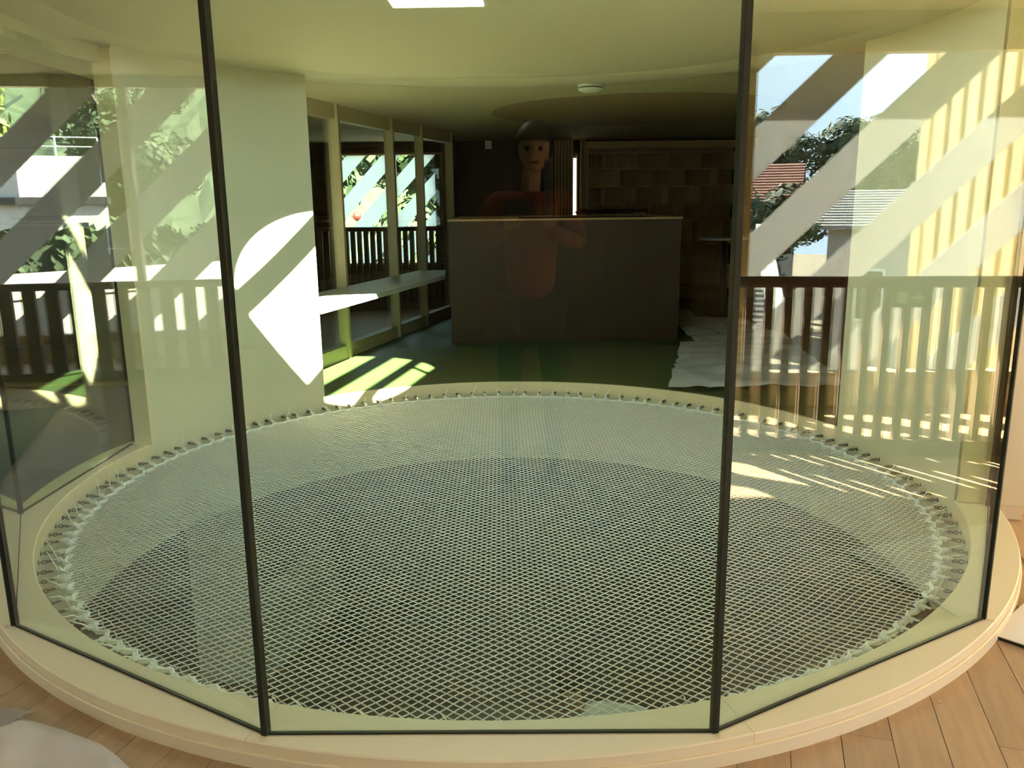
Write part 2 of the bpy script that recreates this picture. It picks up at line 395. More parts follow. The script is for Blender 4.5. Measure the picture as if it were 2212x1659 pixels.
# ---------------------------------------------------------------- glass enclosure
VA = [164.4+30*k for k in range(7)]     # corner azimuths
enc = thing('glass_enclosure', 'tall faceted glass screen standing on the round curb', 'glass screen')
GT = 0.010
for k in range(6):
    a, c = Vector((*P2(RG, VA[k]), 0)), Vector((*P2(RG, VA[k+1]), 0))
    t = (c-a).normalized(); nn = Vector((t.y, -t.x, 0))
    if k == 0: a = a + t*0.07
    a2, c2 = a+t*0.004, c-t*0.004
    bm = bmesh.new(); z0, z1 = FZ+0.007, 2.46
    q = [a2-nn*GT, c2-nn*GT, c2, a2]
    lo = [bm.verts.new((p.x, p.y, z0)) for p in q]; hi = [bm.verts.new((p.x, p.y, z1)) for p in q]
    bm.faces.new(lo); bm.faces.new(hi)
    for j in range(4): bm.faces.new((lo[j], lo[(j+1) % 4], hi[(j+1) % 4], hi[j]))
    obj('glass_pane', bm, M['glass'], enc)
    bm = bmesh.new()
    beam(bm, (*(a2-nn*GT/2)[:2], FZ+0.0035), (*(c2-nn*GT/2)[:2], FZ+0.0035), GT+.003, 0.005)
    obj('base_gasket', bm, M['seam'], enc)
for k in range(0, 7):
    x, y = P2(RG-0.008, VA[k])
    if k == 0: continue
    bm = bmesh.new(); Mx = Matrix.Translation((x, y, 0)) @ Matrix.Rotation(radians(VA[k]), 4, 'Z')
    box(bm, -0.013, 0.013, -0.0085, 0.0085, FZ+0.001, 2.46, Mx)
    obj('seam_strip', bm, M['seam'], enc)

# ---------------------------------------------------------------- net
net = thing('climbing_net', 'white knotted rope net lashed inside the round opening', 'net')
NL = 126; RB = 2.25
def rb(th):
    s = abs(cos(th*NL/2)); a = 0.012+0.016*abs(cos(th))+0.012*noise.noise(Vector((cos(th)*2, sin(th)*2, 3)))
    return RB + a*(s-0.6)
def warp(x, y):
    r = sqrt(x*x+y*y); th = atan2(y, x)
    e = max(0, (r/RB-0.45)/0.55)**2
    k = 1+max(0, (r/RB-0.95)/0.05)*(rb(th)/RB-1)
    amp = 0.030*e*(1.0 + 0.9*max(0, cos(th)))*(1 - 0.5*max(0, sin(th)))
    dx = amp*noise.noise(Vector((x*2.6, y*2.6, 0))); dy = amp*noise.noise(Vector((x*2.6, y*2.6, 9)))
    g = 0.015*e*sin(th*23+3*sin(th*3)) * max(0.0, abs(cos(th))-.25)*max(.3, .9-sin(th))
    fx = 1-max(0, (r/RB-0.93)/0.07)
    x2, y2 = x*k+(dx+cos(th+1.57)*g)*fx, y*k+(dy+sin(th+1.57)*g)*fx
    q = r/RB
    return CX+x2, CY+y2, -0.028-0.04*(1-q*q)
verts, faces = [], []
NS = 0.0315
for fam, ang in ((0, radians(42)), (1, radians(139.5))):
    d = (cos(ang), sin(ang)); nrm = (-d[1], d[0])
    k0 = int(RB/NS)
    for k in range(-k0, k0+1):
        c = (k+0.5*fam)*NS
        if abs(c) >= RB-0.004: continue
        h = sqrt(RB*RB-c*c); n_ = max(3, int(2*h/0.040)); base = len(verts)
        for i in range(n_+1):
            s = -h+2*h*i/n_
            x, y, z = warp(nrm[0]*c+d[0]*s, nrm[1]*c+d[1]*s)
            z += (0.0012 if fam else -0.0012)
            r_ = 0.0026
            for q in range(3):
                a = 2*pi*q/3+pi/2
                verts.append((x+nrm[0]*cos(a)*r_, y+nrm[1]*cos(a)*r_, z+sin(a)*r_))
        for i in range(n_):
            for q in range(3):
                A = base+3*i; B = A+3
                faces.append((A+q, A+(q+1) % 3, B+(q+1) % 3, B+q))
me = bpy.data.meshes.new('netting'); me.from_pydata(verts, [], faces); me.update()
o = bpy.data.objects.new('netting', me); COL.objects.link(o); o.parent = net; slots(o, M['rope']); o['kind'] = 'stuff'
for p in me.polygons: p.use_smooth = True
bm = bmesh.new()
for ph, rad, wob in ((0, 0.0065, 0.005), (2.1, 0.0055, 0.006), (4.2, 0.005, 0.007)):
    pts = []
    for i in range(1500):
        th = 2*pi*i/1500; rr = rb(th)+0.004+wob*cos(i*0.35+ph)+0.004*noise.noise(Vector((i*.05, ph, 0)))
        pts.append((CX+rr*cos(th), CY+rr*sin(th), -0.024+wob*sin(i*0.35+ph)))
    tube(bm, pts, rad, 5, closed=True)
obj('edge_rope', bm, M['rope'], net, True)
# eye bolts and lashings, one per fixing, sharing meshes (local x points outward, origin at the shaft wall)
bm = bmesh.new()
tube(bm, [(0.008, 0, 0), (-0.022, 0, 0)], 0.0042, 6)
tube(bm, [(-0.028+0.010*cos(a), 0.0, 0.008*sin(a)) for a in [2*pi*i/12 for i in range(12)]], 0.0038, 5, closed=True)
tube(bm, [(-0.002, 0, 0), (-0.006, 0, 0)], 0.012, 8)
tube(bm, [(-0.050+0.016*cos(a), 0.0022*sin(a), 0.004*sin(a)) for a in [2*pi*i/12 for i in range(12)]], 0.0036, 5, closed=True)
bolt0 = obj('eye_bolt', bm, M['metal'], net, True)
lash0 = []
for v_ in range(5):
    rnd = random.Random(v_+3); bm = bmesh.new()
    for s_ in (-1, 1):
        tube(bm, [(-0.060, s_*0.002, 0.004), (-0.085, s_*0.004, 0.002), (-0.105, s_*0.008, -0.008), (-0.128, s_*0.020, -0.016)], 0.0036, 5)
    n0 = rnd.choice((3, 4, 5))
    hx = [(-0.080-0.0065*i/6, 0.0105*cos(2*pi*i/6), -0.002+0.0105*sin(2*pi*i/6)) for i in range(6*n0)]
    tube(bm, hx, 0.0034, 5)
    if v_ != 2:
        ax, ay = rnd.uniform(-.02, .045), rnd.uniform(-.05, .05); hz = rnd.uniform(.03, .085); cu = rnd.uniform(-.03, .03)
        tube(bm, [(-0.080, 0.004, 0.008), (-0.075+ax*.3, ay*.35, 0.012+hz*.25), (-0.07+ax*.7, ay*.75+cu*.4, hz*.75), (-0.065+ax, ay+cu, hz)], [0.0034, .0032, .0028, .0022], 5)
    lash0.append(obj('lashing', bm, M['rope'], net, True))
first_l = set()
for i in range(NL):
    th = 2*pi*(i+0.5*0)/NL + random.uniform(-.006, .006)
    b_ = bolt0 if i == 0 else bolt0.copy()
    if i: COL.objects.link(b_); b_.parent = net
    b_.location = (CX+R*cos(th), CY+R*sin(th), -0.008); b_.rotation_euler = (0, random.uniform(-.12, .12), th)
    v_ = random.randrange(5); l_ = lash0[v_]
    if v_ in first_l: l_ = l_.copy(); COL.objects.link(l_); l_.parent = net
    first_l.add(v_)
    l_.location = (CX+R*cos(th), CY+R*sin(th), -0.008); l_.rotation_euler = (0, random.uniform(-.05, .05), th+random.uniform(-.10, .10))

# ---------------------------------------------------------------- rooflight over the net
rl = thing('rooflight', 'round rooflight with slanted bars above the net', 'rooflight')
bm = bmesh.new(); lathe(bm, [(0.96, 3.03), (0.96, 3.075), (1.12, 3.075), (1.12, 3.03)], 0, 2*pi, 64, cx2, cy2, True); obj('upstand', bm, M['white'], rl)
ba = radians(80); bd = Vector((cos(ba), sin(ba), 0)); bn = Vector((sin(ba), -cos(ba), 0)); BZ = 3.05
mm = Vector((cx2, cy2, 0)).dot(bd)
for s0, s1 in ((-1.47, -1.29), (-0.605, -0.41), (-0.18, -0.06), (0.145, 0.34)):
    bm = bmesh.new(); p = bn*(s0+s1)/2
    beam(bm, (*(p+bd*(mm-1.15))[:2], BZ), (*(p+bd*(mm+1.15))[:2], BZ), s1-s0, 0.03)
    obj('bar', bm, M['white'], rl)
bm = bmesh.new(); beam(bm, (-0.95, 3.77, BZ), (0.10, 3.296, BZ), 0.34, 0.03)
o = obj('bar', bm, M['white'], rl); o.location = Vector((-0.07, -0.155, 0))
bm = bmesh.new(); beam(bm, (0.66, 4.66, BZ), (0.98, 4.05, BZ), 0.05, 0.02); obj('bar', bm, M['white'], rl)

# ---------------------------------------------------------------- windows of the front room
def clip(poly, u0, u1, v0, v1):
    for ax, val, sg in ((0, u0, 1), (0, u1, -1), (1, v0, 1), (1, v1, -1)):
        out = []
        for i in range(len(poly)):
            a, b_ = poly[i-1], poly[i]; da, db = (a[ax]-val)*sg, (b_[ax]-val)*sg
            if (da >= 0) != (db >= 0):
                t = da/(da-db); out.append((a[0]+(b_[0]-a[0])*t, a[1]+(b_[1]-a[1])*t))
            if db >= 0: out.append(b_)
        poly = out
        if not poly: return []
    return poly
def prism(name, q, f, m, parent, th=0.004):
    bm = bmesh.new(); lo = [bm.verts.new(f(u, z, 0)) for u, z in q]; hi = [bm.verts.new(f(u, z, th)) for u, z in q]
    bm.faces.new(lo); bm.faces.new(hi)
    for k in range(len(q)): bm.faces.new((lo[k], lo[(k+1) % len(q)], hi[(k+1) % len(q)], hi[k]))
    return obj(name, bm, m, parent)
def facade(name, f, N, us, z0, z1, label, bracelabel, bands, reach, slope, sgn=1):
    root = bpy.data.objects.new(name, None); COL.objects.link(root); tag(root, label, None, None, 'structure')
    for i in range(len(us)-1):
        a, b_ = us[i], us[i+1]
        bm = bmesh.new(); A, B = f(a+.03, 0, 0.0), f(b_-.03, 0, 0.0)
        beam(bm, (A.x, A.y, (z0+z1)/2), (B.x, B.y, (z0+z1)/2), 0.012, z1-z0); obj('pane', bm, M['wglass'], root)
    for u in us:
        bm = bmesh.new(); p = f(u, 0, -0.02); beam(bm, (p.x, p.y, z0-.05), (p.x, p.y, z1+.05), 0.075, 0.12, N); obj('post', bm, M['frame'], root)
    for z, h, nm in ((z1+0.04, 0.10, 'head_rail'), (z0-0.04, 0.10, 'sill')):
        bm = bmesh.new(); A, B = f(us[0], z, -0.02), f(us[-1], z, -0.02); beam(bm, A, B, 0.12, h); obj(nm, bm, M['frame'], root)
    if 2.95-(z1+.09) > 0.02:
        bm = bmesh.new(); A, B = f(us[0]-.1, (z1+.09+2.95)/2, 0), f(us[-1]+.1, (z1+.09+2.95)/2, 0); beam(bm, A, B, 0.12, 2.95-z1-.09); obj('lintel', bm, M['ceil'], root)
    if z0-.09 > -0.1:
        bm = bmesh.new(); A, B = f(us[0]-.1, (z0-.09-.5)/2, 0), f(us[-1]+.1, (z0-.09-.5)/2, 0); beam(bm, A, B, 0.12, z0-.09+.5); obj('spandrel', bm, M['wall'], root)
    br = thing('diagonal_bands', bracelabel, 'window bands')
    for c0, th in bands:     # band: top edge z = slope*u + c0
        for i in range(len(us)-1):
            ua, ub = us[0]-1, us[-1]+1
            q = clip([(ua, slope*ua+c0), (ub, slope*ub+c0), (ub, slope*ub+c0-th), (ua, slope*ua+c0-th)], us[i]+.03, us[i+1]-.03, z0+.0, z1)
            if len(q) > 2: prism('band', q, lambda u, z, o_: f(u, z, .02+o_), M['film'], br)
    return root
facade('window_1', fr, FR_N, [-3.9, -2.3, -0.73, 1.75, 3.4, 4.5], 0.25, 2.63, 'floor to ceiling windows right of the camera with white diagonal bands',
       'broad white diagonal bands across the right-hand windows', [(1.96+0.78*k, 0.385) for k in range(-7, 7)], (-3.95, 4.55), 0.95)
facade('window_2', fl, FL_N, [-5.8, -4.1, -2.6, -1.15, 0.39, 1.95, 3.6, 5.4], 0.25, 2.80, 'floor to ceiling windows left of the camera with white diagonal bands',
       'broad white diagonal bands across the left-hand windows', [(2.19+0.90*k, 0.44) for k in range(-8, 10)], (-5.85, 5.5), 0.93)
for nm, f, ua, ub, zz, dp_ in (('added_eave_right', fr, -4.1, 4.6, 2.80, 0.60), ('added_eave_left', fl, -5.9, 5.5, 2.98, 1.1)):  # overhangs added out of view to shorten sun patches and dim the left
    bm = bmesh.new(); A_, B_ = f(ua, zz, 0.02+dp_/2), f(ub, zz, 0.02+dp_/2); beam(bm, A_, B_, dp_, 0.10); struct(nm, bm, M['concrete'], 'added unseen eave limiting sunlight through the front-room windows')
# light portals (guide sampling only)
def portal(c, nrm, sx_, sy_):
    ld = bpy.data.lights.new('portal', 'AREA'); ld.shape = 'RECTANGLE'; ld.size = sx_; ld.size_y = sy_; ld.cycles.is_portal = True
    o = bpy.data.objects.new('portal', ld); COL.objects.link(o); o.location = c
    o.rotation_euler = (-Vector(nrm)).to_track_quat('-Z', 'Z').to_euler()
portal(fr(0.3, 1.45, 0.45), FR_N, 8.6, 2.7); portal(fl(-0.2, 1.5, 0.45), FL_N, 11.6, 2.9)
pl = bpy.data.lights.new('portal', 'AREA'); pl.shape = 'SQUARE'; pl.size = 2.1; pl.cycles.is_portal = True
po = bpy.data.objects.new('portal', pl); COL.objects.link(po); po.location = (cx2, cy2, 3.36)

# ---------------------------------------------------------------- balustrades
def railing(path, h, label, spacing=0.118, wd=0.055, dp=0.05, rr=0.045, closed=False, group=None):
    t_ = thing('balustrade', label, 'balustrade', group)
    P = [Vector((*p, 0)) for p in path]
    bm = bmesh.new(); tube(bm, [p+Vector((0, 0, h-rr*.8)) for p in P], rr, 10, squash=0.8); obj('handrail', bm, M['rail'], t_, True)
    bm = bmesh.new()
    for i in range(len(P)-1): beam(bm, P[i]+Vector((0, 0, .045)), P[i+1]+Vector((0, 0, .045)), 0.09, 0.09)
    obj('base_rail', bm, M['baluster'], t_)
    bm = bmesh.new(); box(bm, -wd/2, wd/2, -dp/2, dp/2, 0.08, h-rr); b0_ = obj('baluster', bm, M['baluster'], t_)
    acc, first, want = 0, True, spacing/2
    for i in range(len(P)-1):
        d = P[i+1]-P[i]; L = d.length; az = atan2(d.y, d.x)
        while want <= acc+L:
            p = P[i]+d*((want-acc)/L); o = b0_ if first else b0_.copy()
            if not first: COL.objects.link(o); o.parent = t_
            first = False; o.location = p; o.rotation_euler.z = az; want += spacing
        acc += L
    return t_
railing([(3.55, 1.05), (3.75, 1.50), (3.91, 1.90), (4.14, 2.36), (4.34, 2.80), (4.60, 3.30), (4.85, 3.8)], 1.12, 'dark handrail with upright wooden slats along the right-hand windows')
railing([(-7.75, 4.15), (-7.35, 3.05), (-7.0, 2.10), (-6.64, 1.10), (-6.3, 0.15)], 0.92, 'dark slatted balustrade along the left-hand windows', spacing=0.20, wd=0.12)
railing([(3.0+1.5*cos(radians(a)), -2.9+1.5*sin(radians(a))) for a in range(100, 281, 12)], 1.10, 'rounded dark slatted balustrade around the stair opening', spacing=0.12)
# exit sign
ex = thing('exit_sign', 'small green emergency exit sign fixed to the right-hand balustrade', 'sign')
Mx = Matrix.Translation((3.98, 2.20, 1.0)) @ Matrix.Rotation(atan2(0.87, 0.5), 4, 'Z')
bm = bmesh.new(); box(bm, -0.115, 0.115, 0.0, 0.03, -0.06, 0.06, Mx); obj('case', bm, M['exit'], ex)
bm = bmesh.new()
box(bm, -0.085, -0.03, 0.03, 0.032, -0.035, 0.035, Mx); box(bm, 0.0, 0.06, 0.03, 0.032, -0.008, 0.008, Mx)
for s_ in (-1, 1): beam(bm, Mx @ Vector((0.03, .031, s_*.03)), Mx @ Vector((0.065, .031, 0)), 0.002, 0.012, (Mx.to_3x3() @ Vector((1, 0, 0))))
obj('pictogram', bm, M['exitw'], ex)

# ---------------------------------------------------------------- ceiling lamp behind the camera
lp = thing('ceiling_lamp', 'flat square luminous ceiling panel mirrored in the middle glass pane', 'lamp')
bm = nb(-0.87, -0.21, -1.70, -1.03, 2.872, 2.90); obj('housing', bm, M['white'], lp)
bm = nb(-0.845, -0.235, -1.675, -1.055, 2.868, 2.873); obj('diffuser', bm, M['lamp'], lp)
# smoke detector
sm = thing('smoke_detector', 'round cream smoke detector on the far ceiling', 'smoke detector', None, (0.67, 7.10, CZ))
bm = bmesh.new(); lathe(bm, [(0.001, -0.018), (0.10, -0.018), (0.105, -0.012), (0.105, 0), (0.001, 0)], 0, 2*pi, 24); obj('base', bm, M['white'], sm)
bm = bmesh.new(); lathe(bm, [(0.001, -0.055), (0.06, -0.055), (0.085, -0.047), (0.10, -0.035), (0.10, -0.026), (0.001, -0.026)], 0, 2*pi, 24); obj('cap', bm, M['white'], sm, True)
bm = bmesh.new(); lathe(bm, [(0.001, -0.026), (0.092, -0.026), (0.092, -0.018), (0.001, -0.018)], 0, 2*pi, 24); obj('vent_slot', bm, M['seam'], sm)

# ---------------------------------------------------------------- glazed screen left of the far room
gx = lambda y: -1.69+(y-8.2)*0.26
ys = [7.15, 8.2, 9.5, 10.4, 11.5]
gz = bpy.data.objects.new('window_3', None); COL.objects.link(gz); tag(gz, 'glazed screen with pale timber posts left of the far room', None, None, 'structure')
for y in ys[1:]:
    bm = bmesh.new(); beam(bm, (gx(y)+0.02, y, FZ-.09), (gx(y)+0.02, y, CZ), 0.10, 0.10, (0, 1, 0)); obj('post', bm, M['frame'], gz)
for z, h in ((FZ+0.02, 0.22), (CZ-0.07, 0.14)):
    for i in range(len(ys)-1):
        bm = bmesh.new(); beam(bm, (gx(ys[i]), ys[i]+.05, z), (gx(ys[i+1]), ys[i+1]-.05, z), 0.09, h); obj('rail', bm, M['frame'], gz)
for i in range(len(ys)-1):
    bm = bmesh.new(); beam(bm, (gx(ys[i])-.01, ys[i]+.05, 1.27), (gx(ys[i+1])-.01, ys[i+1]-.05, 1.27), 0.012, 2.3); obj('pane', bm, M['wglass'], gz)
# side-room facade with two windows
wn = bpy.data.objects.new('wall_side_window', None); COL.objects.link(wn); tag(wn, 'dark wood window wall of the glazed side room', None, None, 'structure')
Y0 = 13.05
for x0, x1, z0, z1 in ((-3.1, -0.9, 2.36, CZ+.05), (-3.1, -2.65, 0, 2.36), (-1.86, -1.775, 0, 2.36), (-1.03, -0.9, 0, 2.36), (-2.65, -1.86, -0.01, 0.66), (-1.775, -1.03, -0.01, 0.66)):
    obj('wall_panel', nb(x0, x1, Y0, Y0+0.12, z0, z1), M['brown'], wn)
br = thing('diagonal_bands', 'white diagonal bands across the small far side-room windows', 'window bands')
for x0, x1, z0, z1 in ((-2.65, -1.86, 0.66, 2.36), (-1.775, -1.03, 0.66, 2.36)):
    bm = bmesh.new()
    for a in ((x0, x0+.03, z0, z1), (x1-.03, x1, z0, z1), (x0, x1, z0, z0+.03), (x0, x1, z1-.03, z1)): box(bm, a[0], a[1], Y0+.01, Y0+.07, a[2], a[3])
    obj('window_frame', bm, M['brown_lip'], wn); obj('pane', nb(x0+.03, x1-.03, Y0+.03, Y0+.04, z0+.03, z1-.03), M['wglass'], wn)
    for k in range(-6, 4):
        c_ = 2.55+0.56*k
        q = clip([(-3.2, 1.05*(-3.2+1.75)+c_), (-0.6, 1.05*(-0.6+1.75)+c_), (-0.6, 1.05*(-0.6+1.75)+c_-.31), (-3.2, 1.05*(-3.2+1.75)+c_-.31)], x0+.03, x1-.03, z0+.03, z1-.03)
        if len(q) > 2: prism('band', q, lambda u, z, o_: Vector((u, Y0+.05+o_, z)), M['film_far'], br)
railing([(-2.95, 12.75), (-0.95, 12.75)], 1.26, 'dark slatted railing in front of the small far windows', spacing=0.10, wd=0.07)
portal((-1.75, Y0+.6, 1.5), (0, 1, 0), 1.9, 1.7)

# white window shelf
ws = thing('window_shelf', 'long white wedge-shaped shelf along the glazed screen', 'shelf')
bm = slab([(-1.50, 6.45), (-0.75, 9.45), (-0.80, 10.2), (-1.13, 10.2), (-1.92, 7.25)], 0.745, 0.79); obj('shelf_top', bm, M['shelfwhite'], ws)
for y in (8.2, 9.5):
    bm = bmesh.new(); beam(bm, (gx(y)+.07, y, .73), (gx(y)+.30, y, .73), 0.03, 0.03); obj('bracket', bm, M['white'], ws)

# ---------------------------------------------------------------- brown counter pen
pen = thing('timber_counter', 'large dark brown boxed timber counter on the green floor', 'counter')
zt = 1.42
X0, X1, Ya, Yb = -0.66, 1.84, 9.0, 11.3
for i in range(2):      # front panels
    xa, xb = ((X0, 0.10), (0.10, X1))[i]
    obj('front_panel', nb(xa+.001, xb-.001, Ya, Ya+0.03, FZ, zt-.02), M['brown'], pen)
obj('side_panel', nb(X1-.03, X1, Ya+.03, Yb, FZ, zt-.02), M['brown'], pen)
obj('side_panel', nb(X0, X0+.03, Ya+.03, Yb, FZ, zt-.02), M['brown'], pen)
obj('back_panel', nb(X0+.03, X1-.03, Yb-.03, Yb, FZ, zt-.02), M['brown'], pen)
obj('inner_panel', nb(0.07, 0.10, Ya+.03, Yb-.03, FZ, zt-.02), M['brown'], pen)
obj('counter_top', nb(X0-.01, 0.10, Ya-.01, Yb+.01, zt-.02, zt), M['brown_lip'], pen)
obj('rim', nb(0.10, X1+.01, Ya-.01, Ya+.05, zt-.02, zt), M['brown_lip'], pen)
obj('rim', nb(0.10, X1+.01, Yb-.05, Yb+.01, zt-.02, zt), M['brown_lip'], pen)
obj('rim', nb(X1-.10, X1+.01, Ya+.05, Yb-.05, zt-.02, zt), M['brown_lip'], pen)

# ---------------------------------------------------------------- slatted rear wall and bookcase
sl = bpy.data.objects.new('wall_slatted', None); COL.objects.link(sl); tag(sl, 'vertical wooden slats on the far wall left of the bookcase', None, None, 'structure')
bm = bmesh.new(); box(bm, -.016, .016, -.02, .02, 0, 2.42); s0_ = obj('slat', bm, M['slat'], sl)
k = 0; x = 0.70
while x < 1.16:
    if not (0.955 < x < 1.045):
        o = s0_ if k == 0 else s0_.copy()
        if k: COL.objects.link(o); o.parent = sl
        o.location = (x, 12.85, FZ); k += 1
    x += 0.048
bc = thing('bookcase', 'wide wooden bookcase with staggered dividers filling the far wall', 'bookcase')
bx0, bx1, by0, by1 = 1.17, 3.42, 12.62, 13.08
rows = [0.5, 0.85, 1.19, 1.335, 1.57, 1.815, 2.065, 2.30]
rows = [0.30, 0.62, 0.95, 1.30, 1.555, 1.81, 2.06, 2.29]
obj('back_board', nb(bx0, bx1, by1-.02, by1, FZ, 2.46), M['slat'], bc)
obj('top_fascia', nb(bx0, bx1, by0, by0+.03, 2.36, 2.46), M['shelf'], bc)
for z in rows: obj('shelf_board', nb(bx0, bx1, by0, by1-.02, z-.009, z+.009), M['shelf'], bc)
obj('side_board', nb(bx0-.02, bx0, by0, by1, FZ, 2.46), M['shelf'], bc)
for i in range(len(rows)-1):
    x = bx0+0.24+(0.24 if i % 2 else 0)+0.0
    while x < bx1: obj('divider', nb(x-.008, x+.008, by0+.02, by1-.02, rows[i]+.009, rows[i+1]-.009), M['shelf'], bc); x += 0.48
# slit window with curtain
sw = bpy.data.objects.new('window_4', None); COL.objects.link(sw); tag(sw, 'narrow slit window beside the bookcase, its pane glowing in place of daylight', None, None, 'structure')
obj('pane', nb(0.975, 1.025, 13.06, 13.07, 1.2, 2.25), mat('glowing_daylight_pane', (.8, .8, .75), .4, 0, emit=((1.0, 0.97, 0.85), 1.1)), sw)  # emission stands in for daylight; the wall behind is solid
obj('frame', nb(0.955, 0.972, 12.98, 13.09, 1.2, 2.3), M['slat'], sw); obj('frame', nb(1.028, 1.045, 12.98, 13.09, 1.2, 2.3), M['slat'], sw)
cu = thing('grey_door_panel', 'pale grey upright panel left of the slit window', 'panel')
obj('panel_face', nb(0.53, 0.64, 12.95, 12.98, FZ, 2.26), M['render'], cu); obj('panel_edge', nb(0.64, 0.66, 12.94, 12.99, FZ, 2.28), M['slat'], cu)
nt_ = thing('wall_notice', 'small white paper notice pinned high on the dark far wall', 'notice')
obj('paper', nb(-0.36, -0.26, 12.76, 12.77, 2.50-.12, 2.50), M['white'], nt_)
# cabinets left
cb = thing('tall_cabinet', 'tall dark cabinet against the far wall behind the counter', 'cabinet')
obj('body', nb(-0.75, 0.40, 12.80, 13.08, FZ, 2.35), M['darkwall'], cb)
for i in range(3): obj('door', nb(-0.74+i*.38, -0.38+i*.38, 12.78, 12.80, FZ+.05, 2.32), M['brown'], cb)

# clutter right of the counter
tb = thing('round_table', 'small pale round table right of the dark counter', 'table', None, (2.85, 11.1, FZ))
bm = bmesh.new(); lathe(bm, [(0.001, 1.0), (0.34, 1.0), (0.34, 1.03), (0.001, 1.03)], 0, 2*pi, 28); obj('tabletop', bm, M['white'], tb)
bm = bmesh.new(); tube(bm, [(0, 0, 0.03), (0, 0, 1.0)], 0.035, 8); obj('column', bm, M['black'], tb)
bm = bmesh.new(); lathe(bm, [(0.001, 0), (0.24, 0), (0.23, 0.02), (0.001, 0.03)], 0, 2*pi, 20); obj('foot', bm, M['black'], tb)
cl = thing('black_cable_heap', 'flat heap of black cables lying on the counter end', 'cables', None, (1.35, 11.15, zt))
bm = bmesh.new()
for k in range(14):
    pts = []; a0 = random.uniform(0, 6); r0 = random.uniform(.08, .3)
    for i in range(16): a = a0+i*.42; pts.append((r0*1.6*cos(a)+random.uniform(-.02, .02), max(-0.1, min(.1, .28*r0*sin(a))), 0.02+.05*random.random()))
    tube(bm, pts, 0.011, 5)
obj('cable', bm, M['black'], cl)

# polythene sheet on the green floor
bm = bmesh.new(); NX, NY = 46, 60; g = []
def sheet_edge(y):
    return 1.33+0.25*(y-6.75)+0.03*noise.noise(Vector((y*3, 0, 2)))+0.025*noise.noise(Vector((y*11, 5, 2)))
for j in range(NY+1):
    y = 6.45+(12.2-6.45)*j/NY; row = []
    x0 = sheet_edge(y) if y < 8.6 else 1.98; x1 = (2.35 if y > 10.4 else 2.62)+(0 if y > 10.4 else 0.35)*sin(min(1, (y-6.45)/2.2)*pi/2)+0.05*sin(y*3)
    for i in range(NX+1):
        x = x0+(x1-x0)*i/NX
        z = FZ+0.010+0.030*(1+noise.noise(Vector((x*2.2, y*4.5, 1))))+0.028*abs(noise.noise(Vector((x*5, y*9, 4))))
        z += 0.05*max(0, noise.noise(Vector((x*1.2, y*7, 7))))*(1 if y > 9 else .4)
        row.append(bm.verts.new((x, y, z)))
    g.append(row)
for j in range(NY):
    for i in range(NX): bm.faces.new((g[j][i], g[j][i+1], g[j+1][i+1], g[j+1][i]))
o = obj('dust_sheet', bm, M['poly'], None, True); tag(o, 'crumpled translucent polythene dust sheet on the green floor', 'dust sheet')

# ---------------------------------------------------------------- front floor: fleece, board, crumbs
bm = bmesh.new(); poly = [(-2.6, 1.0), (-0.95, 1.0), (-1.09, 2.06), (-1.18, 2.14), (-1.254, 2.194), (-1.392, 2.258), (-1.512, 2.307), (-1.55, 2.318), (-1.60, 2.35), (-1.68, 2.378), (-2.05, 2.50), (-2.6, 2.60)]
NX, NY = 60, 60; gv = {}
def inside(x, y):
    c = False
    for i in range(len(poly)):
        a, b_ = poly[i], poly[i-1]
        if (a[1] > y) != (b_[1] > y) and x < (b_[0]-a[0])*(y-a[1])/(b_[1]-a[1])+a[0]: c = not c
    return c
def fz(x, y, e): return 0.006+e*(0.010+0.016*(1+noise.noise(Vector((x*4, y*4, 2))))+0.016*(1-abs(noise.noise(Vector((x*7+y*3, y*5, 5))))*3 if abs(noise.noise(Vector((x*7+y*3, y*5, 5)))) < .33 else 0)+0.007*noise.noise(Vector((x*22, y*22, 5)))) 
for j in range(NY+1):
    yy = 1.0; row = []
    for i in range(NX+1):
        x = -2.6+1.65*i/NX
        # top boundary at this x
        yt = None
        for k in range(len(poly)):
            a, b_ = poly[k], poly[(k+1) % len(poly)]
            if min(a[0], b_[0]) <= x <= max(a[0], b_[0]) and abs(a[0]-b_[0]) > 1e-6 and max(a[1], b_[1]) > 1.05:
                v_ = a[1]+(b_[1]-a[1])*(x-a[0])/(b_[0]-a[0]); yt = v_ if yt is None else max(yt, v_)
        yt = yt if yt is not None else 1.05
        s = j/NY; y = 1.0+(yt-1.0)*s; e = min(1, (1-s)*18, (NX-i)/3+.2)
        row.append(bm.verts.new((x, y, fz(x, y, e)+0.034*math.exp(-((x+1.55+.25*(y-2.3))*11)**2)*min(1, (1-s)*9))))
    gv[j] = row
for j in range(NY):
    for i in range(NX): bm.faces.new((gv[j][i], gv[j][i+1], gv[j+1][i+1], gv[j+1][i]))
o = obj('floor_fleece', bm, M['paper'], None, True); tag(o, 'crumpled pinkish protective fleece on the oak floor at lower left', 'cloth')
bm = slab([(-2.66, 3.8), (-2.66, 7.3), (-7.0, 7.3), (-6.0, 2.6), (-3.1, 3.1)], 0.002, 0.010)  # sheet whose dark colour stands in for shade on this floor
tag(obj('shaded_floor_cover', bm, mat('shade_dark_cloth', (0.035, 0.030, 0.022), 0.9, 0.2, 3)), 'cloth sheet coloured dark for the shaded floor behind the leftmost glass pane', 'floor cover')
bm = bmesh.new(); gg = []
for j in range(13):
    row = []
    for i in range(17):
        u, v_ = i/16, j/12
        x = -1.80+0.27*u+0.03*v_; y = 2.20+0.135*v_-0.03*u+0.03*(1-v_)*sin(u*3)
        row.append(bm.verts.new((x, y, 0.062+0.010*sin(v_*pi)+0.006*noise.noise(Vector((x*20, y*20, 1)))-0.02*v_*v_*u)))
    gg.append(row)
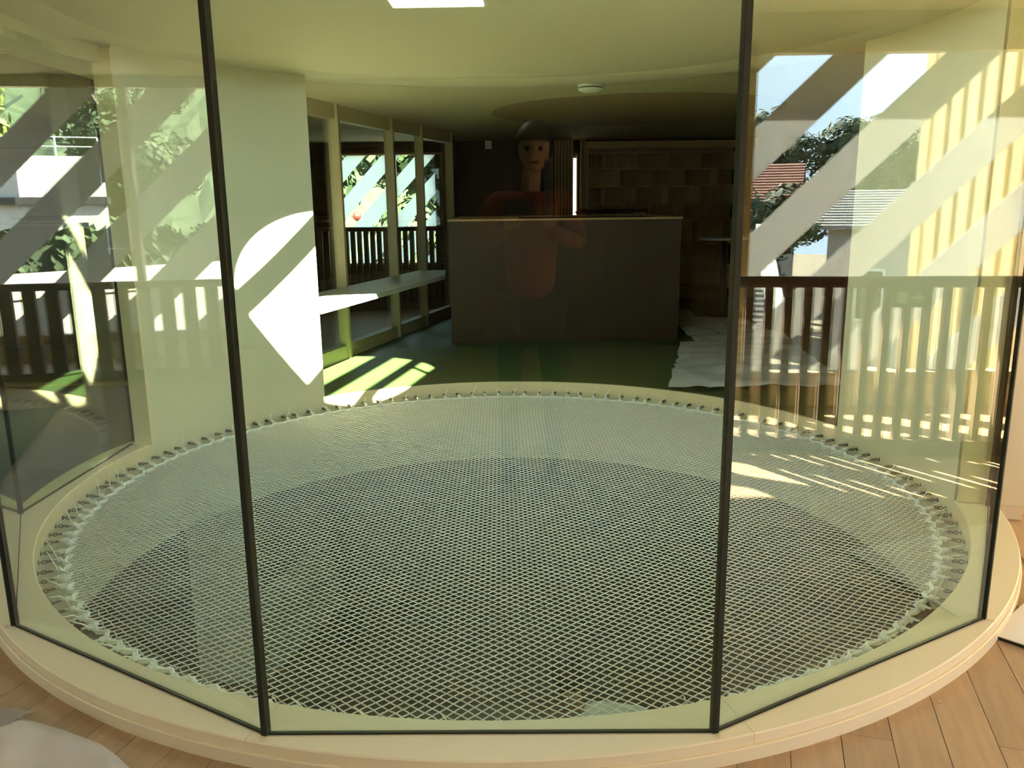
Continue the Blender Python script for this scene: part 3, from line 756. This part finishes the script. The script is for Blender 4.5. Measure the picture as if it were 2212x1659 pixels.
for j in range(12):
    for i in range(16): bm.faces.new((gg[j][i], gg[j][i+1], gg[j+1][i+1], gg[j+1][i]))
bmesh.ops.solidify(bm, geom=bm.faces[:], thickness=0.003)
obj('folded_corner', bm, M['paper'], bpy.data.objects['floor_fleece'], True)
cd = thing('cardboard_sheet', 'white cardboard sheet with black edge on the oak floor at right', 'cardboard')
q = [(1.748, 2.754), (1.793-.01, 2.626), (2.3, 2.32), (2.75, 2.9), (2.10, 3.06)]
q = [(1.748, 2.754), (2.25, 2.20), (2.95, 2.75), (2.28, 3.22)]
bm = slab(q, 0.014, 0.018); obj('board', bm, M['card'], cd)
bm = slab([(1.753, 2.756), (2.25, 2.21), (2.94, 2.75), (2.28, 3.212)], 0.002, 0.014); obj('core', bm, M['edge'], cd)
for x, y, lb in ((0.66, 2.02, 'tiny white crumb on the oak floor, lowest of those right of centre'), (1.36, 2.36, 'tiny white crumb on the oak floor close under the curb at right'), (1.78, 3.02, 'tiny crumb on the oak floor nearest the white cardboard sheet'), (-1.36, 2.60-.14, 'tiny crumb on the oak floor above the pinkish fleece')):
    bm = bmesh.new(); bmesh.ops.create_icosphere(bm, subdivisions=1, radius=0.004)
    for v_ in bm.verts: v_.co *= random.uniform(.7, 1.3)
    o = obj('plaster_crumb', bm, M['white']); o.location = (x, y, .003)
    tag(o, lb, 'crumb', 'plaster crumbs on the oak floor')
# timber jamb outside the glass, right
jb = thing('wall_jamb', 'pale pinkish timber jamb standing at the right end of the curb', 'jamb')
Mj = Matrix.Translation((*P2(2.555, -14.6), 0)) @ Matrix.Rotation(radians(-14.6), 4, 'Z')
bm = bmesh.new(); box(bm, -0.175, 0.125, -0.02, 0.0, FZ+.002, 2.9, Mj); obj('face_board', bm, M['curb'], jb)
bm = bmesh.new(); box(bm, 0.012, 0.125, 0.0, 0.10, 0.002, 2.9, Mj); obj('edge_board', bm, M['curb'], jb)
jb = thing('wall_jamb', 'cream timber jamb closing the left curved wall beside the glass', 'jamb')
Mj = Matrix.Translation((*P2(2.36, 165.2), 0)) @ Matrix.Rotation(radians(165.2), 4, 'Z')
bm = bmesh.new(); box(bm, -0.004, 0.125, -0.004, 0.022, FZ, 2.5, Mj); obj('face_board', bm, M['curb'], jb)

# ---------------------------------------------------------------- lower room contents
pw = thing('white_partition', 'tall white partition panel standing in the room below the net', 'partition')
bm = bmesh.new(); beam(bm, (-3.0, 7.19, -1.75), (-2.42, 7.15, -1.75), 0.06, 2.28); obj('panel', bm, M['sock'], pw)
bm = bmesh.new(); beam(bm, (-2.42, 7.15, -2.45), (-1.95, 8.85, -2.45), 0.06, 0.88); obj('panel', bm, M['sock'], pw)
for x, y, z in ((-3.0, 7.19, -.62), (-2.42, 7.15, -.62), (-1.95, 8.85, -2.0)):
    bm = bmesh.new(); beam(bm, (x, y, -2.9), (x, y, z), .07, .07); obj('post', bm, M['white'], pw)
pc = thing('upright_pole', 'thin black upright pole in the room below the net', 'pole')
bm = bmesh.new(); tube(bm, [(-1.25, 8.60, -2.88), (-1.25, 8.60, -0.9)], 0.014, 6); obj('pole', bm, M['black'], pc)
bm = bmesh.new(); lathe(bm, [(0.001, -2.9), (0.14, -2.9), (0.13, -2.88), (0.001, -2.87)], 0, 2*pi, 16, -1.25, 8.60); obj('foot', bm, M['black'], pc)
dr = thing('brown_cupboard', 'brown cupboard left of the white partition below', 'cupboard')
obj('body', nb(-3.75, -3.10, 6.9, 7.4, -2.9, -0.7), M['orange'], dr); obj('door', nb(-3.73, -3.43, 6.88, 6.90, -2.85, -0.75), M['orange'], dr); obj('door', nb(-3.42, -3.12, 6.88, 6.90, -2.85, -0.75), M['orange'], dr)
pt = thing('potted_plant', 'dark leafy potted plant behind the white partition below', 'plant', None, (-1.75, 7.9, -2.9))
bm = bmesh.new(); lathe(bm, [(0.001, 0), (0.13, 0), (0.18, 0.30), (0.16, 0.30), (0.12, 0.03), (0.001, 0.03)], 0, 2*pi, 18); obj('pot', bm, M['black'], pt)
bm = bmesh.new(); tube(bm, [(0, 0, .03), (0, 0, 1.2)], .015, 5)
for k in range(70):
    a = random.uniform(0, 6.28); z = random.uniform(.6, 1.75); r = random.uniform(.1, .42); d = Vector((cos(a), sin(a), 0)); s = Vector((-sin(a), cos(a), 0))*.06
    p = Vector((0, 0, z*.75)); q_ = d*r+Vector((0, 0, z)); mid = (p+q_)/2+Vector((0, 0, .1))
    vs = [bm.verts.new(p), bm.verts.new(mid+s), bm.verts.new(q_), bm.verts.new(mid-s)]; bm.faces.new(vs)
obj('foliage', bm, M['plant'], pt)
cur = thing('dark_curtain', 'navy floor-length curtain in the room below on the right', 'curtain')
bm = bmesh.new(); pr = None
for i in range(61):
    x = 2.35+0.85*i/60; y = 10.1+.05*sin(i*.9); a = bm.verts.new((x, y, -2.88)); b_ = bm.verts.new((x, y, -0.62))
    if pr: bm.faces.new((pr[0], a, b_, pr[1]))
    pr = (a, b_)
bmesh.ops.solidify(bm, geom=bm.faces[:], thickness=0.01)
obj('cloth', bm, M['navy'], cur)
# added glowing panels, out of sight, that brighten the storey below
for x, y, lb in ((-3.0, 5.2, 'left of the net shaft'), (3.6, 4.0, 'right of the net shaft'), (-3.4, 10.0, 'behind the white partition'), (0.2, 10.5, 'straight behind the net shaft')):
    L = thing('lower_fill_light', 'added unseen light panel brightening the room below, '+lb, 'lamp', 'added light panels of the room below')
    obj('diffuser', nb(x-.3, x+.3, y-.3, y+.3, -0.63, -0.605), mat('lower_fill_glow', (.9, .9, .8), .5, 0, emit=((1, .92, .68), 2.5)), L)

# ---------------------------------------------------------------- people
def skin_mesh(name, joints, bones, m, parent, root=0, sub=2):
    me = bpy.data.meshes.new(name); me.from_pydata([j[:3] for j in joints], bones, []); me.update()
    o = bpy.data.objects.new(name, me); COL.objects.link(o)
    sm_ = o.modifiers.new('skin', 'SKIN'); sm_.use_smooth_shade = True
    sv = me.skin_vertices[0].data
    for i, j in enumerate(joints):
        r_ = j[3]; sv[i].radius = (r_, r_) if not isinstance(r_, tuple) else r_
        sv[i].use_root = (i == root)
    ss = o.modifiers.new('sub', 'SUBSURF'); ss.levels = sub; ss.render_levels = sub
    slots(o, m); o.parent = parent
    dg = bpy.context.evaluated_depsgraph_get(); ev = o.evaluated_get(dg)
    nm = bpy.data.meshes.new_from_object(ev); o.modifiers.clear(); o.data = nm
    if not nm.materials: nm.materials.append(m)
    for p in nm.polygons: p.use_smooth = True
    return o
def head(parent, c, r, fwd, tilt, hairlen):
    """head with nose, ears, eyes, mouth; hair cap"""
    Mh = Matrix.Translation(c) @ Matrix.Rotation(fwd, 4, 'Z') @ Matrix.Rotation(tilt, 4, 'Y')
    bm = bmesh.new(); bmesh.ops.create_uvsphere(bm, u_segments=20, v_segments=14, radius=1)
    for v_ in bm.verts:
        p = v_.co; x, y, z = p
        k = 1-0.22*max(0, -z)
        v_.co = Vector((x*.98*k, y*.78*k, z*1.22)) * r
        if x > .8 and abs(y) < .25 and -.35 < z < .1: v_.co.x += r*.22
    bm2 = bm
    for s_ in (-1, 1):
        g_ = bmesh.ops.create_uvsphere(bm2, u_segments=8, v_segments=6, radius=r*.22, matrix=Matrix.Translation((-.05*r, s_*.78*r, 0)) @ Matrix.Diagonal((1, .35, 1.3, 1)))
    bmesh.ops.transform(bm, matrix=Mh, verts=bm.verts); obj('head', bm, M['skin'], parent, True)
    for s_ in (-1, 1):
        bm = bmesh.new(); bmesh.ops.create_uvsphere(bm, u_segments=8, v_segments=6, radius=r*.11, matrix=Mh @ Matrix.Translation((.88*r, s_*.3*r, .08*r))); obj('eye', bm, M['black'], parent, True)
    bm = bmesh.new(); bmesh.ops.create_uvsphere(bm, u_segments=8, v_segments=6, radius=r*.25, matrix=Mh @ Matrix.Translation((.80*r, 0, -.55*r)) @ Matrix.Diagonal((.4, 1, .25, 1))); obj('mouth', bm, M['redshirt'], parent, True)
    bm = bmesh.new(); bmesh.ops.create_uvsphere(bm, u_segments=24, v_segments=16, radius=1)
    for v_ in list(bm.verts):
        x, y, z = v_.co
        if x > .45 and z < .35: v_.co = Vector((x*.5, y*.7, z*.9))*r
        else:
            f = 1.10+.03*noise.noise(v_.co*4); v_.co = Vector((x*1.0*f, y*.86*f, (z*1.25 if z > 0 else z*hairlen)*f))*r
    bmesh.ops.transform(bm, matrix=Mh, verts=bm.verts); obj('hair', bm, M['hair'], parent, True)
def hand(parent, wrist, d, up, sc=1.0):
    d = Vector(d).normalized(); up = Vector(up).normalized(); s = d.cross(up).normalized(); w_ = Vector(wrist)
    js = [(*w_, .024*sc), (*(w_+d*.045*sc), .030*sc), (*(w_+d*.085*sc), .030*sc)]; bs = [(0, 1), (1, 2)]
    for i, (off, ln) in enumerate(((-.030, .062), (-.010, .075), (.010, .070), (.030, .055))):
        b_ = w_+d*.085*sc+s*off*sc; k = len(js)
        js += [(*(b_), .010*sc), (*(b_+d*ln*.5*sc-up*.006), .009*sc), (*(b_+d*ln*.85*sc-up*.03*sc), .0075*sc)]; bs += [(2, k), (k, k+1), (k+1, k+2)]
    k = len(js); b_ = w_+d*.03*sc-s*.030*sc
    js += [(*b_, .012*sc), (*(b_+d*.03*sc-s*.03*sc), .010*sc), (*(b_+d*.06*sc-s*.035*sc-up*.01), .008*sc)]; bs += [(1, k), (k, k+1), (k+1, k+2)]
    skin_mesh('hand', js, bs, M['skin'], parent, 0, 1)

# photographer, seen only as a faint mirror image in the middle pane
ph = thing('person', 'person in a dull red top holding up a phone, mirrored in the middle pane', 'person')
px, py = 0.06, -0.40
js = [(px, py, 1.02, .15), (px, py, 1.25, .15), (px, py, 1.52, (.17, .12)), (px, py, 1.66, .075),
      (px-.20, py, 1.60, .07), (px-.27, py+.05, 1.36, .052), (px-.13, py+.26, 1.44, .04),
      (px+.20, py, 1.60, .07), (px+.27, py+.05, 1.36, .052), (px+.10, py+.26, 1.44, .04)]
skin_mesh('shirt', js, [(0, 1), (1, 2), (2, 3), (2, 4), (4, 5), (5, 6), (2, 7), (7, 8), (8, 9)], M['redshirt'], ph)
js = [(px, py, 1.02, .14), (px-.11, py, .96, .10), (px-.13, py+.02, .52, .068), (px-.13, py-.02, .10, .048), (px+.11, py, .96, .10), (px+.13, py+.02, .52, .068), (px+.13, py-.02, .10, .048)]
skin_mesh('trousers', js, [(0, 1), (1, 2), (2, 3), (0, 4), (4, 5), (5, 6)], M['trouser'], ph)
for s_ in (-1, 1):
    skin_mesh('shoe', [(px+s_*.13, py-.06, .05, .045), (px+s_*.13, py+.06, .045, .045), (px+s_*.13, py+.16, .04, .035)], [(0, 1), (1, 2)], M['black'], ph, 0, 1)
head(ph, (px+.02, py, 1.86), .115, pi/2, .05, 1.0)
bm = bmesh.new(); tube(bm, [(px, py, 1.64), (px+.01, py, 1.78)], .055, 10); obj('neck', bm, M['skin'], ph, True)
hand(ph, (px-.13, py+.26, 1.45), (.25, .55, .6), (0, .6, -.4)); hand(ph, (px+.10, py+.26, 1.45), (-.25, .55, .6), (0, .6, -.4))
pn_ = thing('phone', 'dark phone held up by the mirrored person', 'phone')
obj('body', nb(-0.075, 0.075, -0.040, -0.030, 1.53, 1.605), M['black'], pn_)

# person in the room below, bending forward
pb = thing('person', 'dark-haired person in a white shirt standing in the room below the net', 'person')
hx, hy, hz = 0.33, 4.72, -1.32
tx, ty = 0.55, 4.50
js = [(tx+.06, ty-.18, -2.02, .15), (tx+.04, ty-.08, -1.80, .145), (tx+.02, ty+.02, -1.58, (.17, .12)), (hx+.06, hy-.15, -1.49, .07),
      (tx+.23, ty+.08, -1.56, .075), (tx+.30, ty+.20, -1.80, .058), (tx-.20, ty+.0, -1.60, .075), (tx-.30, ty+.12, -1.82, .058)]
skin_mesh('shirt', js, [(0, 1), (1, 2), (2, 3), (2, 4), (4, 5), (2, 6), (6, 7)], M['whiteshirt'], pb)
js = [(tx+.06, ty-.18, -2.02, .145), (tx+.16, ty-.16, -2.10, .10), (tx+.17, ty-.12, -2.45, .07), (tx+.17, ty-.18, -2.82, .05), (tx-.05, ty-.16, -2.10, .10), (tx-.06, ty-.12, -2.45, .07), (tx-.06, ty-.18, -2.82, .05)]
skin_mesh('trousers', js, [(0, 1), (1, 2), (2, 3), (0, 4), (4, 5), (5, 6)], M['trouser'], pb)
for x in (tx+.17, tx-.06):
    skin_mesh('shoe', [(x, ty-.22, -2.86, .045), (x, ty-.10, -2.86, .042), (x, ty-.0, -2.87, .033)], [(0, 1), (1, 2)], M['black'], pb, 0, 1)
for s_, (ex_, ey_) in ((1, (tx+.30, ty+.20)), (-1, (tx-.30, ty+.12))):
    wx, wy = ex_-s_*.10, ey_+.20
    skin_mesh('forearm', [(ex_, ey_, -1.80, .045), ((ex_+wx)/2, (ey_+wy)/2, -1.86, .04), (wx, wy, -1.90, .028)], [(0, 1), (1, 2)], M['skin'], pb, 0, 1)
    hand(pb, (wx, wy, -1.90), (-s_*.3, .9, -.2), (0, 0, 1))
head(pb, (hx, hy, hz), .118, radians(105), .55, 1.25)
bm = bmesh.new(); tube(bm, [(hx+.04, hy-.17, -1.50), (hx+.01, hy-.04, -1.38)], .06, 10); obj('neck', bm, M['skin'], pb, True)

# ---------------------------------------------------------------- outside
G = struct('ground_outside', nb(-80, 80, -60, 80, -3.6, -3.4), M['grass'], 'sandy yard ground outside the building')
# keep daylight out of the storey below
for nm, a in (('wall_outer_low_left', (-7.1, -7.0, -1, 15)), ('wall_outer_low_right', (7.0, 7.1, -1, 15))):
    struct(nm, nb(*a, -3.4, -0.5), M['concrete'], 'outer wall of the lower storey')
if 0: struct('roof', slab(room, 3.12, 3.30, [(cx2+1.0*cos(radians(3*i)), cy2+1.0*sin(radians(3*i))) for i in range(120)]), M['concrete'], 'flat roof of the building')

def hill(name, pts, label):
    bm = bmesh.new(); rows_ = []
    for x, y, h in pts: rows_.append([(x*k_, y*k_, -3.5+h*(k_-1)/0.6) for k_ in (1.0, 1.2, 1.4, 1.6, 1.9)])
    N_ = len(rows_); vs = []
    for i in range((N_-1)*6+1):
        a_, t_ = divmod(i, 6); t_ /= 6; b2 = min(a_+1, N_-1); r_ = []
        for k_ in range(5):
            p = Vector(rows_[a_][k_]).lerp(Vector(rows_[b2][k_]), t_)
            if k_: p.z += 2.2*noise.noise(p*.11)+.9*noise.noise(p*.4)
            r_.append(bm.verts.new(p))
        vs.append(r_)
    for i in range(len(vs)-1):
        for k_ in range(4): bm.faces.new((vs[i][k_], vs[i+1][k_], vs[i+1][k_+1], vs[i][k_+1]))
    bmesh.ops.subdivide_edges(bm, edges=bm.edges[:], cuts=3, use_grid_fill=True)
    for v_ in bm.verts: v_.co.z += .7*noise.noise(v_.co*.9)
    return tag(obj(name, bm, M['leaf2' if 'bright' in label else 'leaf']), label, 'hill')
hill('wooded_hill', [(-28, 34, 13), (-40, 18, 14), (-44, 4, 14), (-42, -12, 13), (-30, -26, 12)], 'dark wooded hillside mirrored behind the white building')
hill('wooded_hill', [(24, 42, 9), (8, 46, 10), (-10, 44, 11), (-26, 38, 12)], 'dark wooded slope beyond the small far windows')
def tree(loc, h, r, m, label, group, seed, dens=2000):
    rn = random.Random(seed); t_ = thing('tree', label, 'tree', group, loc)
    bm = bmesh.new(); tube(bm, [(0, 0, 0), (.1*r, 0, h*.35), (0, .05*r, h*.7)], [.035*h, .026*h, .012*h], 7)
    for k in range(5):
        a = rn.uniform(0, 6.28); tube(bm, [(0, 0, h*(.3+.07*k)), (cos(a)*r*.3, sin(a)*r*.3, h*(.45+.07*k)), (cos(a)*r*.6, sin(a)*r*.6, h*(.55+.08*k))], [.016*h, .01*h, .005*h], 5)
    obj('trunk', bm, M['bark'], t_)
    bm = bmesh.new(); blobs = [(Vector((rn.uniform(-.6, .6)*r, rn.uniform(-.6, .6)*r, h*rn.uniform(.42, .88))), r*rn.uniform(.28, .5)) for _ in range(13)]
    for c_, br_ in blobs:
        for k in range(dens//4):
            d = Vector((rn.gauss(0, 1), rn.gauss(0, 1), rn.gauss(0, 1))).normalized(); p = c_+d*br_*rn.uniform(.75, 1.08)
            s = br_*.10*rn.uniform(.6, 1.4); u = d.orthogonal().normalized()*s; v2 = d.cross(u).normalized()*s
            u = u+d*rn.uniform(-.6, .6)*s
            bm.faces.new([bm.verts.new(p+q_) for q_ in (-u-v2*.6, u-v2*.6, u*.8+v2*.6, -u*.8+v2*.6)])
    obj('crown', bm, M[m], t_)
    return t_
tree((42, -12.5, -3.4), 10.4, 3.0, 'leaf', 'tall dark tree mirrored at the left end of the right window', None, 1)
tree((35, -7.2, -3.4), 8.6, 2.4, 'leaf', 'dark bushy tree mirrored above the red tiled roof', None, 2)
tree((34, -3.4, -3.4), 8.4, 2.2, 'leaf', 'rounded dark tree mirrored right of the red tiled roof', None, 3)
tree((45, -2.6, -3.4), 9.0, 2.9, 'leaf', 'paler tree mirrored farthest right beyond the roofs', None, 4)
tree((19.0, -2.5, -3.4), 5.4, 1.5, 'leaf', 'low leafy bush mirrored in front of the tiled house', None, 5)
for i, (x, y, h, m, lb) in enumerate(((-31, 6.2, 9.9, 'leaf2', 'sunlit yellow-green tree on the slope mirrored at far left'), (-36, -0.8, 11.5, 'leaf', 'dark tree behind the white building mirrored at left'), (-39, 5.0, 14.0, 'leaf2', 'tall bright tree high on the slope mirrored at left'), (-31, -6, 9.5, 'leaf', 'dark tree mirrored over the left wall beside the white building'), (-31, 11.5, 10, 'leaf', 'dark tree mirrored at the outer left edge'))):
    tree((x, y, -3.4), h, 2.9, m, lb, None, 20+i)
for i, (x, y, h, lb) in enumerate(((-5.6, 20, 8.2, 'leafy tree outside the small far windows on the left'), (-2.2, 21, 8.6, 'dark tree outside the small far windows in the middle'), (1.6, 22, 8.0, 'dark tree outside the small far windows on the right'))):
    tree((x, y, -3.4), h, 2.3, 'leaf', lb, None, 40+i)
rbx = thing('red_ball', 'small round red ball shape outside the small far window', 'ball', None, (-2.95, 16.2, 1.38))
bm = bmesh.new(); bmesh.ops.create_uvsphere(bm, u_segments=14, v_segments=10, radius=.085); obj('ball', bm, M['red'], rbx, True)
bm = bmesh.new(); tube(bm, [(0, 0, -.08), (0, 0, -4.75)], .02, 6); obj('pole', bm, M['bark'], rbx)

def house(name, loc, rz, W, D, H, rh, mw, mr, label, wins=True):
    t_ = thing(name, label, 'building', None, loc, rz)
    obj('walls', nb(-W/2, W/2, -D/2, D/2, 0, H), M[mw], t_)
    bm = bmesh.new()
    e = .3
    for s_ in (-1, 1):
        nrow = 14
        for k in range(nrow):
            y0, y1 = s_*(D/2+e)*(1-k/nrow), s_*(D/2+e)*(1-(k+1)/nrow); z0, z1 = H+rh*k/nrow-.1, H+rh*(k+1)/nrow-.1
            v_ = [bm.verts.new(c_) for c_ in ((-W/2-e, y0, z0+.06), (W/2+e, y0, z0+.06), (W/2+e, y1, z1+.02), (-W/2-e, y1, z1+.02), (-W/2-e, y0, z0-.04), (W/2+e, y0, z0-.04))]
            bm.faces.new(v_[:4]); bm.faces.new((v_[0], v_[1], v_[5], v_[4]))
    obj('roof', bm, M[mr], t_)
    bm = bmesh.new(); v_ = [bm.verts.new(c_) for c_ in ((-W/2, -D/2, H), (-W/2, D/2, H), (-W/2, 0, H+rh-.12))]; bm.faces.new(v_)
    v_ = [bm.verts.new(c_) for c_ in ((W/2, -D/2, H), (W/2, D/2, H), (W/2, 0, H+rh-.12))]; bm.faces.new(v_); obj('gable', bm, M[mw], t_)
    if wins:
        k = int(W/2)
        for i in range(k):
            x = -W/2+(i+.5)*W/k
            for s_ in (-1, 1):
                wdw = obj('window', nb(x-.35, x+.35, s_*(D/2+.02)-.02, s_*(D/2+.02)+.02, H*.45, H*.75), M['white'], t_)
                obj('glass', nb(x-.28, x+.28, s_*(D/2+.045)-.01, s_*(D/2+.045)+.01, H*.45+.07, H*.75-.07), M['windowdark'], wdw)
    return t_
house('tiled_house', (28.5, -5.1, -3.4), radians(80), 2.2, 4.0, 5.0, 1.3, 'render', 'tile', 'grey house with red tiled roof mirrored in the right window')
house('low_shed', (22.5, 0.6, -3.4), radians(85), 4.2, 3.4, 4.4, 0.9, 'renderw', 'corr', 'pale shed with corrugated roof mirrored in the right window')
house('rear_house', (30, 3.0, -3.4), radians(75), 5.0, 5.0, 5.2, 1.8, 'render', 'tile', 'grey house mirrored far behind the pale shed')
# low dark roof with pale seams just outside
lr = thing('seamed_flat_roof', 'low dark roof with thin pale seams just outside the right windows', 'roof')
base = Vector((8.3, -2.0, 0)); ux = Vector((0.30, 0.954, 0)); vx = Vector((0.954, -0.30, 0))
def lrp(u, v, z): p = base+ux*u+vx*v; return (p.x, p.y, z)
bm = bmesh.new()
v_ = [bm.verts.new(lrp(*c_)) for c_ in ((-4, 0, -.20), (2.4, 0, -.20), (2.4, 5.5, .95), (-4, 5.5, .95), (-4, 0, -.35), (2.4, 0, -.35), (2.4, 5.5, .80), (-4, 5.5, .80))]
for f in ((0, 1, 2, 3), (4, 5, 6, 7), (0, 1, 5, 4), (1, 2, 6, 5), (2, 3, 7, 6), (3, 0, 4, 7)): bm.faces.new([v_[i] for i in f])
obj('roof_sheet', bm, M['roofdark'], lr)
for k in range(24):
    v = .1+k*.23; z = -.20+1.15*v/5.5; bm = bmesh.new(); beam(bm, lrp(-4, v, z+.015), lrp(2.4, v, z+.015), 0.03, 0.03); obj('roof_seam', bm, M['roofstrip'], lr)
bm = bmesh.new(); beam(bm, lrp(2.4, 0, -.1), lrp(2.4, 5.5, 1.05), .22, .22); obj('verge', bm, M['roofstrip'], lr)
tt = slab([(5.9, 1.2), (9.6, -0.4), (10.2, 1.4), (6.9, 6.0)], -0.75, -0.60)
tag(obj('roof_terrace', tt, M['deck']), 'pale gravelled terrace roof below the right-hand windows', 'terrace')
# sunlit wing with vertical boards
wg = thing('boarded_wing', 'sunlit projecting wing clad in pale yellow vertical boards', 'building')
A = Vector((10.3, 1.55, 0)); B = Vector((6.9, 6.4, 0)); d = (B-A).normalized(); nn = Vector((-d.y, d.x, 0)); nn = nn if nn.dot(Vector((-1, -1, 0))) > 0 else -nn
Lw = (B-A).length
bm = bmesh.new(); beam(bm, (*(A-nn*.08)[:2], 0.6), (*(B-nn*.08)[:2], 0.6), 0.08, 8.0); obj('backing', bm, M['frame'], wg)
bm = bmesh.new(); box(bm, -.062, .062, -.02, .03, -3.4, 4.6); bd0 = obj('board', bm, M['yellow'], wg)
az = atan2(d.y, d.x)
for k in range(int(Lw/.21)):
    p = A+d*(.1+.21*k); o = bd0 if k == 0 else bd0.copy()
    if k: COL.objects.link(o); o.parent = wg
    o.location = p; o.rotation_euler.z = az
# left outside
wb = thing('white_building', 'white building with railed roof terrace mirrored at far left', 'building', None, (-26.6, 2.6, -3.4), radians(4))
bm = slab([(-1, -1.7), (1.6, -1.7), (1.6, .4), (.9, 1.1), (-1, 1.1)], 0, 6.4); obj('walls', bm, M['renderw'], wb)
bm = slab([(-1.1, -1.8), (1.75, -1.8), (1.75, .5), (.98, 1.25), (-1.1, 1.25)], 5.1, 5.3); obj('ledge', bm, M['roofdark'], wb)
for z in (6.65, 6.9):
    bm = bmesh.new(); tube(bm, [(1.55, -1.65, z), (1.55, .38, z), (.88, 1.05, z), (-1, 1.05, z)], .02, 5); obj('terrace_rail', bm, M['steel_w'], wb)
for x, y in ((1.55, -1.65), (1.55, -.6), (1.55, .38), (.88, 1.05), (0, 1.05)):
    bm = bmesh.new(); tube(bm, [(x, y, 6.4), (x, y, 6.9)], .025, 5); obj('rail_post', bm, M['steel_w'], wb)
for y in (-1.2, -.3):
    obj('window', nb(1.6, 1.63, y, y+.6, 3.4, 4.6), M['windowdark'], wb)
dk = thing('timber_deck', 'pale timber deck outside the left windows', 'deck', None, (-13.2, 2.4, 0), radians(-20))
bm = bmesh.new(); box(bm, -.09, .09, -4, 4, 0, .03); d0 = obj('deck_board', bm, M['deck'], dk)
for k in range(22):
    o = d0 if k == 0 else d0.copy()
    if k: COL.objects.link(o); o.parent = dk
    o.location = (-2.2+.2*k, 0, .25+.028*k if False else .45)
for x in (-2, 0, 2):
    obj('bearer', nb(x-.06, x+.06, -3.8, 3.8, -3.4, .45), M['concrete'], dk)
hd = thing('dark_hedge', 'dark clipped hedge beyond the timber deck', 'hedge', None, (-17.5, 2.6, -3.4), radians(-10))
bm = bmesh.new(); rn = random.Random(5)
for k in range(5200):
    p = Vector((rn.uniform(-.8, .8), rn.uniform(-5, 5), rn.uniform(2.6, 4.55))); s = .13
    u = Vector((rn.uniform(-1, 1), rn.uniform(-1, 1), rn.uniform(-1, 1))).normalized()*s; v2 = u.orthogonal().normalized()*s*.7
    bm.faces.new([bm.verts.new(p+q_) for q_ in (-u-v2, u-v2, u+v2, -u+v2)])
obj('foliage', bm, M['leaf'], hd)
obj('core', nb(-.7, .7, -4.9, 4.9, 0, 4.4), M['leaf'], hd)
